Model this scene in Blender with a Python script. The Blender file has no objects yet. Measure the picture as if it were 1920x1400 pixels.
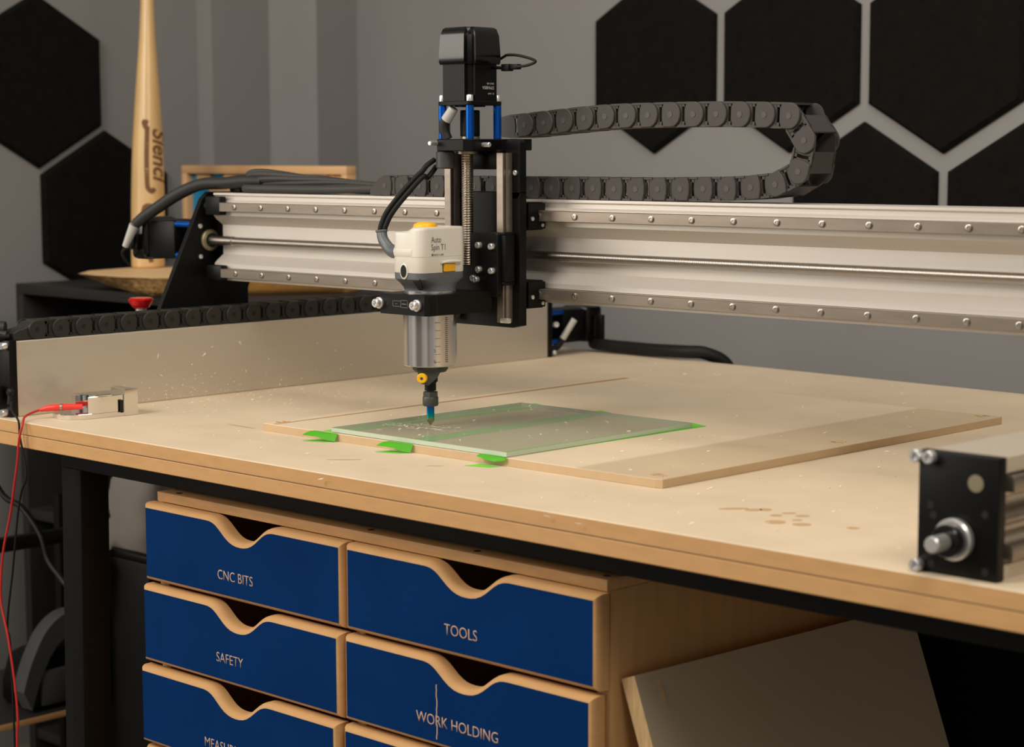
import bpy, bmesh, math, random
from mathutils import Vector, Matrix
random.seed(7)
C = bpy.context.scene.collection
TOP = 880.0                      # table top height in mm; all lengths below are mm, z measured from the table top
def W(x, y, z): return Vector((x / 1000, y / 1000, (z + TOP) / 1000))

# ------------------------------------------------------------------ camera, world, lights, exposure
cam = bpy.data.objects.new('camera', bpy.data.cameras.new('camera')); C.objects.link(cam)
yaw, pitch, roll = math.radians(134.0387), math.radians(-6.4237), math.radians(-0.1495)
fwd = Vector((math.cos(yaw) * math.cos(pitch), math.sin(yaw) * math.cos(pitch), math.sin(pitch)))
rt = Vector((math.sin(yaw), -math.cos(yaw), 0)); up = rt.cross(fwd)
r2 = math.cos(roll) * rt + math.sin(roll) * up; u2 = -math.sin(roll) * rt + math.cos(roll) * up
M = Matrix((r2, u2, -fwd)).transposed().to_4x4(); M.translation = W(2266, -1378, 347)
cam.matrix_world = M
cam.data.sensor_width = 36; cam.data.lens = 3684.8 / 1920 * 36
cam.data.clip_start = 0.05
cam.data.dof.use_dof = True; cam.data.dof.focus_distance = 2.37; cam.data.dof.aperture_fstop = 7.0
bpy.context.scene.camera = cam
sc = bpy.context.scene
sc.view_settings.view_transform = 'Standard'; sc.view_settings.look = 'None'
sc.view_settings.gamma = 1; sc.view_settings.use_curve_mapping = False
sc.view_settings.exposure = 0.0
wd = bpy.data.worlds.new('room_air'); sc.world = wd; wd.use_nodes = True
wn = wd.node_tree; bg = wn.nodes['Background']           # the unseen rest of the workshop: soft light and dark patches
wt = wn.nodes.new('ShaderNodeTexCoord'); wz = wn.nodes.new('ShaderNodeTexNoise'); wz.inputs['Scale'].default_value = 2.6; wz.inputs['Detail'].default_value = 1.0
wn.links.new(wt.outputs['Generated'], wz.inputs['Vector'])
wr = wn.nodes.new('ShaderNodeValToRGB'); wr.color_ramp.elements[0].position = 0.42; wr.color_ramp.elements[1].position = 0.6
wr.color_ramp.elements[0].color = (0.05, 0.048, 0.045, 1); wr.color_ramp.elements[1].color = (0.42, 0.40, 0.37, 1)
wn.links.new(wz.outputs['Fac'], wr.inputs[0]); wn.links.new(wr.outputs[0], bg.inputs[0]); bg.inputs[1].default_value = 1.0
def area(name, loc, aim, size, power, col, sy=None):
    l = bpy.data.lights.new(name, 'AREA'); l.energy = power; l.color = col; l.size = size / 1000
    l.shape = 'RECTANGLE'; l.size_y = (sy or size) / 1000
    o = bpy.data.objects.new(name, l); C.objects.link(o); o.location = W(*loc)
    o.rotation_euler = (W(*aim) - W(*loc)).to_track_quat('-Z', 'Y').to_euler(); return o
area('window_light_left', (-1500, -1950, 1000), (500, 350, 150), 1500, 36, (1.0, 0.93, 0.82), 1500)
area('ceiling_lamp_front', (200, -2100, 1950), (500, 400, 0), 1150, 52, (1.0, 0.93, 0.82), 950)
area('ceiling_lamp_right', (2600, -700, 1900), (600, 500, 0), 1100, 26, (1.0, 0.92, 0.81), 700)
area('overhead_fill', (950, 420, 2100), (900, 500, 0), 1200, 14, (1.0, 0.93, 0.82), 1200)  # added fill from above, brightens the back of the bench and upward faces

# ------------------------------------------------------------------ materials
def lin(c):
    c = c / 255.0
    return c / 12.92 if c <= 0.04045 else ((c + 0.055) / 1.055) ** 2.4
def S(r, g, b): return (lin(r), lin(g), lin(b), 1)
def mat(name, col, rough=0.5, metal=0.0, var=0.0, scale=20, stretch=(1, 1, 1), bump=0.0, bscale=400, spec=0.5, coat=0.0, aniso=0.0):
    m = bpy.data.materials.new(name); m.use_nodes = True; nt = m.node_tree; b = nt.nodes['Principled BSDF']
    b.inputs['Base Color'].default_value = col; b.inputs['Roughness'].default_value = rough
    b.inputs['Metallic'].default_value = metal; b.inputs['Specular IOR Level'].default_value = spec
    b.inputs['Coat Weight'].default_value = coat
    if aniso: b.inputs['Anisotropic'].default_value = aniso
    if var or bump:
        tc = nt.nodes.new('ShaderNodeTexCoord'); mp = nt.nodes.new('ShaderNodeMapping')
        nt.links.new(tc.outputs['Object'], mp.inputs['Vector']); mp.inputs['Scale'].default_value = stretch
    if var:
        n = nt.nodes.new('ShaderNodeTexNoise'); n.inputs['Scale'].default_value = scale; n.inputs['Detail'].default_value = 6
        nt.links.new(mp.outputs[0], n.inputs['Vector'])
        r = nt.nodes.new('ShaderNodeValToRGB'); r.color_ramp.elements[0].position = 0.3; r.color_ramp.elements[1].position = 0.7
        r.color_ramp.elements[0].color = tuple(c * (1 - var) for c in col[:3]) + (1,)
        r.color_ramp.elements[1].color = tuple(min(1, c * (1 + var * 0.6)) for c in col[:3]) + (1,)
        nt.links.new(n.outputs['Fac'], r.inputs[0]); nt.links.new(r.outputs[0], b.inputs['Base Color'])
    if bump:
        n2 = nt.nodes.new('ShaderNodeTexNoise'); n2.inputs['Scale'].default_value = bscale; n2.inputs['Detail'].default_value = 3
        nt.links.new(mp.outputs[0], n2.inputs['Vector'])
        bp = nt.nodes.new('ShaderNodeBump'); bp.inputs['Strength'].default_value = bump; bp.inputs['Distance'].default_value = 0.001
        nt.links.new(n2.outputs['Fac'], bp.inputs['Height']); nt.links.new(bp.outputs[0], b.inputs['Normal'])
    return m
WALL_PAINT = mat('wall_paint', S(136, 134, 133), 0.75, var=0.03, scale=3)
FLOOR_M = mat('concrete_floor', S(120, 112, 104), 0.7, var=0.15, scale=6)
MDF_TOP = mat('mdf_face', S(217, 197, 169), 0.6, var=0.06, scale=14, stretch=(1, 1, 1))
MDF_EDGE = mat('mdf_edge', S(200, 154, 101), 0.75, var=0.06, scale=40, stretch=(1, 1, 4), bump=0.15)
MDF_EDGE2 = mat('mdf_sawn_edge', S(197, 169, 132), 0.75, var=0.05, scale=60)
PINE = mat('pine_strip', S(196, 150, 98), 0.6, var=0.15, scale=9, stretch=(2, 14, 14))
PLY_FACE = mat('birch_ply', S(196, 152, 98), 0.6, var=0.1, scale=8, stretch=(10, 10, 1.2))
ANOD = mat('anodised_aluminium', S(216, 208, 199), 0.36, 0.4, var=0.02, scale=8)
ANOD_SIDE = mat('mill_aluminium', S(216, 206, 190), 0.36, 0.6, var=0.02, scale=5, stretch=(1, 1, 12))
STEEL = mat('ground_steel', S(150, 138, 126), 0.34, 0.8, var=0.12, scale=30, stretch=(0.6, 4, 4))
CHROME = mat('bright_zinc', S(228, 226, 224), 0.3, 0.8)
MIRROR = mat('polished_chrome', S(232, 228, 222), 0.07, 1.0)
TURNED = mat('turned_steel', S(224, 218, 212), 0.2, 0.92, var=0.03, scale=30, stretch=(1, 1, 30))
BRASS = mat('pale_brass', S(180, 168, 138), 0.38, 0.85)
BLACK_METAL = mat('black_powdercoat', S(9, 8.5, 8), 0.5, 0.0, bump=0.12, bscale=900, spec=0.22)
BLACK_SATIN = mat('black_anodised', S(10, 9.5, 9), 0.42, 0.0, spec=0.2)
BLACK_GLOSS = mat('black_gloss_cover', S(9, 8.5, 8), 0.2, 0.0, spec=0.5)
CHAIN_M = mat('grey_black_nylon', S(62, 56, 53), 0.55, var=0.08, scale=60)
CHAIN_D = mat('grey_black_nylon_dark', S(36, 33, 30), 0.55, var=0.08, scale=60)
PIN_M = mat('nylon_pin', S(76, 69, 65), 0.5)
HOLE_M = mat('bore_black', S(14, 13, 12), 0.8)
WHITE_PL = mat('white_plastic', S(220, 214, 203), 0.38)
GREY_PL = mat('slate_plastic', S(94, 98, 102), 0.4)
DGREY_PL = mat('charcoal_plastic', S(62, 62, 62), 0.45)
YELLOW = mat('yellow_plastic', S(244, 182, 24), 0.38)
BLUE_ANOD = mat('blue_anodised', S(8, 96, 200), 0.28, 0.8)
RED_AL = mat('red_cap', S(200, 14, 24), 0.22, 0.35)
RED_PL = mat('red_plug', S(232, 58, 50), 0.4)
RED_WIRE = mat('red_wire', S(186, 40, 34), 0.42)
CABLE_B = mat('black_cable', S(22, 21, 21), 0.55, spec=0.25)
GREY_LABEL = mat('grey_heatshrink', S(186, 184, 178), 0.5)
BLUE_PAINT = mat('blue_paint', S(0, 44, 96), 0.55, var=0.12, scale=12, bump=0.1, bscale=300, spec=0.06)
LETTER_M = mat('engraved_mdf', S(196, 160, 130), 0.7)
FELT = mat('black_felt', S(20, 18, 16), 0.95, var=0.25, scale=60, bump=0.4, bscale=700, spec=0.1)
INK = mat('grey_ink', S(112, 108, 103), 0.5)
WHITE_INK = mat('white_ink', S(196, 192, 188), 0.5)
MAPLE = mat('lacquered_maple', S(214, 176, 120), 0.38, var=0.08, scale=7, stretch=(6, 6, 1.2), coat=0.2)
BURN = mat('burnt_lettering', S(112, 76, 40), 0.7)
SLAB_TOP = mat('pale_wood', S(226, 188, 140), 0.55, var=0.08, scale=9, stretch=(1, 8, 8))
SLAB_SAWN = mat('amber_wood', S(214, 158, 86), 0.5, var=0.14, scale=8, stretch=(1.5, 9, 9))
BARK = mat('bark', S(150, 114, 66), 0.9, var=0.8, scale=75, stretch=(1, 1, 2.2), bump=1.0, bscale=60)
RELIEF = mat('carved_wood', S(204, 160, 108), 0.55, var=0.18, scale=30, bump=0.6, bscale=70)
FRAME_W = mat('frame_wood', S(208, 166, 120), 0.5, var=0.06, scale=12)
SEA = mat('blue_inlay', S(0, 128, 176), 0.35)
CABINET_M = mat('black_brown_laminate', S(34, 31, 30), 0.5, var=0.1, scale=10)
GREYBOARD = mat('grey_melamine', S(190, 173, 147), 0.55, var=0.05, scale=6)
PLY_EDGE = mat('ply_edge', S(206, 172, 124), 0.7, var=0.25, scale=30, stretch=(14, 14, 1))
GREY_CLOTH = mat('grey_cloth', S(112, 106, 100), 0.85, var=0.1, scale=12, bump=0.3, bscale=200)
GREY_DARK = mat('grey_strap', S(58, 59, 59), 0.8, var=0.1, scale=20)
TAPE = mat('green_tape', S(112, 212, 54), 0.6)
SHAVE = mat('white_shavings', S(244, 238, 226), 0.6)
DUST = mat('wood_dust', S(214, 176, 108), 0.9)
STAIN = mat('rub_mark', S(194, 158, 114), 0.7)

def braid(name, col):
    m = mat(name, col, 0.6); nt = m.node_tree; b = nt.nodes['Principled BSDF']
    tc = nt.nodes.new('ShaderNodeTexCoord'); w = nt.nodes.new('ShaderNodeTexWave'); w.inputs['Scale'].default_value = 160
    w.bands_direction = 'DIAGONAL'; w.inputs['Distortion'].default_value = 2
    nt.links.new(tc.outputs['Object'], w.inputs['Vector'])
    r = nt.nodes.new('ShaderNodeValToRGB'); r.color_ramp.elements[0].color = tuple(c * 0.45 for c in col[:3]) + (1,)
    r.color_ramp.elements[1].color = tuple(min(1, c * 1.5) for c in col[:3]) + (1,)
    nt.links.new(w.outputs['Fac'], r.inputs[0]); nt.links.new(r.outputs[0], b.inputs['Base Color'])
    return m
BRAID = braid('braided_sleeve', S(34, 33, 32))
BRAID_G = braid('braided_grey_sleeve', S(54, 51, 48))

def bit_coating():
    m = mat('rainbow_coating', S(10, 60, 150), 0.15, 1.0); nt = m.node_tree; b = nt.nodes['Principled BSDF']
    tc = nt.nodes.new('ShaderNodeTexCoord'); sx = nt.nodes.new('ShaderNodeSeparateXYZ'); mr = nt.nodes.new('ShaderNodeMapRange')
    nt.links.new(tc.outputs['Object'], sx.inputs[0]); nt.links.new(sx.outputs['Z'], mr.inputs['Value'])
    mr.inputs['From Min'].default_value = 0.0; mr.inputs['From Max'].default_value = 0.026
    r = nt.nodes.new('ShaderNodeValToRGB'); e = r.color_ramp.elements
    e[0].color = S(150, 130, 90); e[0].position = 0.1; e[1].color = S(40, 80, 190); e[1].position = 0.9
    for p, c in ((0.28, S(130, 150, 110)), (0.42, S(20, 170, 160)), (0.65, S(16, 120, 190))):
        q = e.new(p); q.color = c
    nt.links.new(mr.outputs[0], r.inputs[0]); nt.links.new(r.outputs[0], b.inputs['Base Color']); return m
RAINBOW = bit_coating()

def glass_mat():
    m = bpy.data.materials.new('dusty_sheet_glass'); m.use_nodes = True; nt = m.node_tree; nt.nodes.clear()
    out = nt.nodes.new('ShaderNodeOutputMaterial'); tr = nt.nodes.new('ShaderNodeBsdfTransparent'); tr.inputs[0].default_value = S(232, 234, 226)
    df = nt.nodes.new('ShaderNodeBsdfDiffuse'); df.inputs[0].default_value = S(228, 224, 206)
    gl = nt.nodes.new('ShaderNodeBsdfGlossy'); gl.inputs['Roughness'].default_value = 0.16; gl.inputs['Color'].default_value = S(235, 238, 235)
    m1 = nt.nodes.new('ShaderNodeMixShader'); m1.inputs[0].default_value = 0.28
    nt.links.new(tr.outputs[0], m1.inputs[1]); nt.links.new(df.outputs[0], m1.inputs[2])
    fr = nt.nodes.new('ShaderNodeFresnel'); fr.inputs[0].default_value = 1.11
    m2 = nt.nodes.new('ShaderNodeMixShader'); nt.links.new(fr.outputs[0], m2.inputs[0])
    nt.links.new(m1.outputs[0], m2.inputs[1]); nt.links.new(gl.outputs[0], m2.inputs[2])
    nt.links.new(m2.outputs[0], out.inputs[0]); return m
GLASS = glass_mat()
def clear_mat():
    m = bpy.data.materials.new('clear_underside'); m.use_nodes = True; nt = m.node_tree; nt.nodes.clear()
    out = nt.nodes.new('ShaderNodeOutputMaterial'); tr = nt.nodes.new('ShaderNodeBsdfTransparent'); tr.inputs[0].default_value = S(246, 247, 243)
    nt.links.new(tr.outputs[0], out.inputs[0]); return m
GLASS_EDGE = mat('glass_edge', S(190, 204, 184), 0.25)

def waste_mat():
    """machined wasteboard: the surfaced middle field is paler than the two untouched borders"""
    m = mat('wasteboard_face', S(224, 204, 175), 0.6, var=0.05, scale=14); nt = m.node_tree; b = nt.nodes['Principled BSDF']
    base = b.inputs['Base Color'].links[0].from_socket
    g = nt.nodes.new('ShaderNodeTexCoord'); s = nt.nodes.new('ShaderNodeSeparateXYZ'); nt.links.new(g.outputs['Object'], s.inputs[0])
    a = nt.nodes.new('ShaderNodeMapRange'); a.inputs['From Min'].default_value = 0.198; a.inputs['From Max'].default_value = 0.208
    nt.links.new(s.outputs['X'], a.inputs['Value'])
    mx = nt.nodes.new('ShaderNodeMix'); mx.data_type = 'RGBA'; mx.blend_type = 'MULTIPLY'; mx.inputs[7].default_value = (0.80, 0.77, 0.72, 1)
    nt.links.new(a.outputs[0], mx.inputs[0]); nt.links.new(base, mx.inputs[6]); nt.links.new(mx.outputs[2], b.inputs['Base Color']); return m
WASTE = waste_mat()

# ------------------------------------------------------------------ object helpers
OFF = {}
def tag(o, label, cat, group=None, kind=None):
    if label: o['label'] = label
    if cat: o['category'] = cat
    if group: o['group'] = group
    if kind: o['kind'] = kind
    return o
def thing(name, loc, label, cat, group=None):
    o = bpy.data.objects.new(name, None); C.objects.link(o); o.location = W(*loc); o.empty_display_size = 0.02
    OFF[o] = W(*loc); return tag(o, label, cat, group)
class MB:
    def __init__(s): s.bm = bmesh.new(); s.mi = 0
    def _mat(s, faces):
        if s.mi:
            for f in faces: f.material_index = s.mi
    def face(s, pts):
        f = s.bm.faces.new([s.bm.verts.new(p) for p in pts]); s._mat([f]); return f
    def box(s, x0, x1, y0, y1, z0, z1, b=0.0, seg=2, mtx=None):
        vs = [s.bm.verts.new((x, y, z)) for x in (x0, x1) for y in (y0, y1) for z in (z0, z1)]
        fs = [s.bm.faces.new([vs[i] for i in q]) for q in ((0, 1, 3, 2), (4, 6, 7, 5), (0, 4, 5, 1), (2, 3, 7, 6), (0, 2, 6, 4), (1, 5, 7, 3))]
        s._mat(fs)
        if b:
            es = {e for f in fs for e in f.edges}
            r = bmesh.ops.bevel(s.bm, geom=list(es), offset=b, segments=seg, affect='EDGES', profile=0.5)
            vs = list({v for f in r['faces'] for v in f.verts} | {v for v in vs if v.is_valid}); s._mat(r['faces'])
        if mtx is not None:
            for v in vs: v.co = mtx @ v.co
        return s
    def loft(s, rings, cap0=True, cap1=True, closed=True):
        R = [[s.bm.verts.new(p) for p in r] for r in rings]; n = len(R[0]); fs = []
        for a, b in zip(R, R[1:]):
            for i in range(n if closed else n - 1):
                j = (i + 1) % n
                fs.append(s.bm.faces.new((a[i], a[j], b[j], b[i])))
        if cap0: fs.append(s.bm.faces.new(R[0][::-1]))
        if cap1: fs.append(s.bm.faces.new(R[-1]))
        s._mat(fs); return s
    def prism(s, poly, axis, a, b, ch=0.0):
        """poly: 2D points in the two other axes (x: (y,z), y: (x,z), z: (x,y)); ch chamfers the two end faces"""
        def P(p, t):
            return {'x': (t, p[0], p[1]), 'y': (p[0], t, p[1]), 'z': (p[0], p[1], t)}[axis]
        if ch:
            q = offset_poly(poly, ch)
            return s.loft([[P(p, a) for p in q], [P(p, a + ch) for p in poly], [P(p, b - ch) for p in poly], [P(p, b) for p in q]])
        return s.loft([[P(p, a) for p in poly], [P(p, b) for p in poly]])
    def cyl(s, p0, p1, r, n=24, r1=None, ch=0.0):
        p0, p1 = Vector(p0), Vector(p1); d = (p1 - p0); L = d.length; d.normalize()
        a = d.orthogonal().normalized(); b = d.cross(a); r1 = r if r1 is None else r1
        def ring(t, rr): return [tuple(p0 + d * t + (a * math.cos(2 * math.pi * i / n) + b * math.sin(2 * math.pi * i / n)) * rr) for i in range(n)]
        if ch: return s.loft([ring(0, r - ch), ring(ch, r), ring(L - ch, r1), ring(L, r1 - ch)])
        return s.loft([ring(0, r), ring(L, r1)])
    def lathe(s, cx, cy, prof, n=48, cap0=True, cap1=True):
        return s.loft([[(cx + r * math.cos(2 * math.pi * i / n), cy + r * math.sin(2 * math.pi * i / n), z) for i in range(n)] for r, z in prof], cap0, cap1)
    def tube(s, pts, r, n=12, sub=6, radii=None):
        P = catmull([Vector(p) for p in pts], sub); m = len(P)
        if radii:
            RR = [0] * m
            for i in range(m):
                t = i / (m - 1) * (len(radii) - 1); k = min(int(t), len(radii) - 2); RR[i] = radii[k] * (1 - (t - k)) + radii[k + 1] * (t - k)
        else: RR = [r] * m
        rings = []; a = None
        for i in range(m):
            d = (P[min(i + 1, m - 1)] - P[max(i - 1, 0)]).normalized()
            a = d.orthogonal().normalized() if a is None else (a - d * a.dot(d)).normalized()
            b = d.cross(a)
            rings.append([tuple(P[i] + (a * math.cos(2 * math.pi * k / n) + b * math.sin(2 * math.pi * k / n)) * RR[i]) for k in range(n)])
        return s.loft(rings)
    def build(s, name, m, parent=None, label=None, smooth=True, angle=38):
        bmesh.ops.recalc_face_normals(s.bm, faces=s.bm.faces)
        me = bpy.data.meshes.new(name)
        for v in s.bm.verts: v.co = W(*v.co)
        if parent is None:
            lo = [min(v.co[i] for v in s.bm.verts) for i in range(3)]; hi = [max(v.co[i] for v in s.bm.verts) for i in range(3)]
            off = Vector(((lo[0] + hi[0]) / 2, (lo[1] + hi[1]) / 2, lo[2]))
        else: off = OFF[parent]
        for v in s.bm.verts: v.co -= off
        s.bm.to_mesh(me); s.bm.free()
        for mm in (m if isinstance(m, (list, tuple)) else [m]): me.materials.append(mm)
        if smooth:
            me.polygons.foreach_set('use_smooth', [True] * len(me.polygons)); me.set_sharp_from_angle(angle=math.radians(angle))
        o = bpy.data.objects.new(name, me); C.objects.link(o)
        if parent is None: o.location = off
        else: o.parent = parent
        OFF[o] = off
        if label: o['label'] = label
        return o
def copy_part(o, dx, dy, dz, parent=None):
    """a copy of a part (with its sub-parts) moved by an offset"""
    c = o.copy(); C.objects.link(c); c.parent = parent or o.parent
    c.location = o.location + Vector((dx, dy, dz)) / 1000; OFF[c] = OFF[o]
    for k in o.children:
        d = k.copy(); C.objects.link(d); d.parent = c; OFF[d] = OFF[k]
    return c
def catmull(P, sub):
    if len(P) < 3: return P
    out = []
    Q = [P[0] * 2 - P[1]] + P + [P[-1] * 2 - P[-2]]
    for i in range(1, len(Q) - 2):
        p0, p1, p2, p3 = Q[i - 1:i + 3]
        for k in range(sub):
            t = k / sub
            out.append(0.5 * (2 * p1 + (p2 - p0) * t + (2 * p0 - 5 * p1 + 4 * p2 - p3) * t * t + (3 * p1 - p0 - 3 * p2 + p3) * t ** 3))
    return out + [P[-1]]
def offset_poly(P, d):
    n = len(P); A = sum(P[i][0] * P[(i + 1) % n][1] - P[(i + 1) % n][0] * P[i][1] for i in range(n)); sg = 1 if A > 0 else -1
    out = []
    for i in range(n):
        a, b, c = Vector(P[i - 1]), Vector(P[i]), Vector(P[(i + 1) % n])
        e1, e2 = (b - a).normalized(), (c - b).normalized()
        n1, n2 = Vector((-e1.y, e1.x)) * sg, Vector((-e2.y, e2.x)) * sg
        k = n1 + n2; k = k / max(0.3, 1 + n1.dot(n2))
        out.append(tuple(b + k * d))
    return out
def rrect(x0, x1, y0, y1, r, n=5):
    out = []
    for cx, cy, a0 in ((x1 - r, y1 - r, 0), (x0 + r, y1 - r, 90), (x0 + r, y0 + r, 180), (x1 - r, y0 + r, 270)):
        for i in range(n + 1):
            a = math.radians(a0 + 90 * i / n); out.append((cx + r * math.cos(a), cy + r * math.sin(a)))
    return out
def text_mesh(body, size, shear=0.0, xs=1.0, thick=0.0, space=1.0, align='LEFT', line=1.0, ext=0.15):
    cu = bpy.data.curves.new('lettering', 'FONT'); cu.body = body; cu.size = 1; cu.shear = shear; cu.space_character = space
    cu.align_x = align; cu.space_line = line; cu.offset = thick; cu.extrude = 0; cu.resolution_u = 4
    o = bpy.data.objects.new('lettering', cu); C.objects.link(o)
    dg = bpy.context.evaluated_depsgraph_get(); me = bpy.data.meshes.new_from_object(o.evaluated_get(dg))
    bm = bmesh.new(); bm.from_mesh(me); bpy.data.objects.remove(o); bpy.data.curves.remove(cu); bpy.data.meshes.remove(me)
    for v in bm.verts: v.co = Vector((v.co.x * size * xs, v.co.y * size, 0))
    if ext:
        r = bmesh.ops.extrude_face_region(bm, geom=bm.faces[:])
        for g in r['geom']:
            if isinstance(g, bmesh.types.BMVert): g.co.z += ext
    return bm
def text(body, size, org, right, upv, m, parent, name='lettering', **k):
    s = MB(); s.bm.free(); s.bm = text_mesh(body, size, **k)
    right, upv, org = Vector(right).normalized(), Vector(upv).normalized(), Vector(org); nn = right.cross(upv)
    for v in s.bm.verts: v.co = org + right * v.co.x + upv * v.co.y + nn * v.co.z
    return s.build(name, m, parent, smooth=False)
def bolt(name, p, d, r, h, parent, m=None):
    """socket head screw: head with a hex recess"""
    s = MB(); p, d = Vector(p), Vector(d).normalized(); q = p + d * h
    a = d.orthogonal().normalized(); b = d.cross(a)
    def ring(c, rr, n=18): return [tuple(c + (a * math.cos(2 * math.pi * i / n) + b * math.sin(2 * math.pi * i / n)) * rr) for i in range(n)]
    s.loft([ring(p, r), ring(p + d * (h * 0.85), r), ring(q, r * 0.86), ring(q, r * 0.5), ring(q - d * h * 0.45, r * 0.45)])
    return s.build(name, m or CHROME, parent)
def structure(o, name=None): o['kind'] = 'structure'; return o

# ------------------------------------------------------------------ the room
YB, XL = 1602, -1244
s = MB(); s.box(XL - 300, 4200, -4200, YB + 200, -TOP - 40, -TOP); structure(s.build('floor', FLOOR_M, smooth=False))
s = MB(); s.prism([(-1104, YB), (4200, YB), (4200, YB + 100), (-1104, YB + 100)], 'z', -TOP, 1900); structure(s.build('wall_back', WALL_PAINT, smooth=False))
s = MB(); s.prism([(XL, -500), (XL, 1266), (-1194, 1268), (-1199, 1430), (-1099, 1484), (-1102, YB + 100), (XL - 120, YB + 100), (XL - 120, -500)], 'z', -TOP, 1900)
structure(s.build('wall_left', WALL_PAINT, smooth=False))

def hexa(name, c, plane, half, label):
    """bevelled felt hexagon 12 mm thick; plane 'x': on the left wall (c = y, z), 'y': on the back wall (c = x, z)"""
    R = half / math.cos(math.pi / 6)
    H = [(c[0] + R * math.sin(math.radians(60 * i)), c[1] + R * math.cos(math.radians(60 * i))) for i in range(6)]
    H2 = offset_poly(H, 7)
    s = MB()
    if plane == 'y': f = lambda p, t: (p[0], YB - t, p[1])
    else: f = lambda p, t: (XL + t, p[0], p[1])
    s.loft([[f(p, 0) for p in H], [f(p, 6) for p in H], [f(p, 13) for p in H2]])
    o = s.build('acoustic_panel', FELT, smooth=False)
    return tag(o, label, 'acoustic panel', 'black felt hexagons on the walls')
hexa('', (857, 493), 'x', 153, 'black hexagonal felt panel highest and leftmost on the left wall')
hexa('', (1018, 213), 'x', 157, 'black hexagonal felt panel behind the upright baseball bat')
hexa('', (-224, 518), 'y', 151.5, 'black hexagonal felt panel nearest the router motor on the back wall')
hexa('', (100, 519), 'y', 151.5, 'black hexagonal felt panel above the bend of the drag chain, middle of upper row')
hexa('', (426, 519), 'y', 153, 'black hexagonal felt panel in the upper right corner of the picture')
hexa('', (264, 223), 'y', 152.5, 'lower-row black hexagonal panel whose peak shows right of the chain bend')
hexa('', (590, 223), 'y', 152.5, 'lower-row black hexagonal panel cut by the right edge of the picture')

# ------------------------------------------------------------------ black cabinet at the left wall, with the things on it
t = thing('cabinet', (-700, 950, -TOP), 'tall black-brown open-fronted cabinet by the left wall, holding bat and wood slab', 'cabinet')
x0, x1, y0, y1 = -1060, -345, 682, 1215
s = MB(); s.box(x0, x1, y0, y1, 78, 98, 1.5); s.build('top_panel', CABINET_M, t)
for a in (x0, x1 - 22):
    s = MB(); s.box(a, a + 22, y0, y1, -TOP, 78, 1); s.build('side_panel', CABINET_M, t)
s = MB(); s.box(x0 + 22, x1 - 22, y1 - 8, y1, -TOP + 60, 78); s.build('back_panel', CABINET_M, t)
for z in (-360, -800):
    s = MB(); s.box(x0 + 22, x1 - 22, y0 + 3, y1 - 8, z, z + 20, 1); s.build('shelf', CABINET_M, t)

# live edge slab: flat pale top, bark flank that tapers under it at the left, bare sawn side at the right
t = thing('live_edge_slab', (-600, 820, 98), 'live-edge wood slab with bark flank lying on the black cabinet', 'wood slab')
TT = [(-775, 637), (-700, 625), (-625, 626), (-556, 648), (-482, 742), (-374, 905), (-400, 1000), (-560, 1010), (-700, 950), (-800, 900), (-862, 810), (-835, 700)]
BB = [(-752, 720), (-700, 690), (-640, 662), (-572, 652), (-489, 768), (-389, 930), (-410, 990), (-560, 990), (-690, 935), (-770, 880), (-820, 840), (-795, 770)]
def closed(P, n=5):
    out = []
    for i in range(len(P)):
        a, b = P[i], P[(i + 1) % len(P)]
        for k in range(n): out.append((a[0] + (b[0] - a[0]) * k / n, a[1] + (b[1] - a[1]) * k / n))
    return out
T2, B2 = closed(TT), closed(BB); random.seed(3); s = MB(); n = len(T2)
def barky(i): return i < 18 or i > 52
rings = []
for f, jit in ((0, 1), (0.3, 5), (0.6, 5), (0.85, 3.5), (0.96, 2), (1, 1.5)):
    rg = []
    for i in range(n):
        g = f ** 0.8; a, b = B2[i], T2[i]; q = jit if barky(i) else 0.3
        rg.append((b[0] * g + a[0] * (1 - g) + random.uniform(-q, q), b[1] * g + a[1] * (1 - g) + random.uniform(-q, q), 98.3 + 32 * f))
    rings.append(rg)
V = [[s.bm.verts.new(p) for p in r] for r in rings]
for a, b in zip(V, V[1:]):
    for i in range(n):
        s.bm.faces.new((a[i], a[(i + 1) % n], b[(i + 1) % n], b[i])).material_index = 1 if barky(i) else 2
s.bm.faces.new(V[0][::-1]).material_index = 1; s.bm.faces.new(V[-1]).material_index = 0
s.build('slab', [SLAB_TOP, BARK, SLAB_SAWN], t, angle=60)

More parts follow.
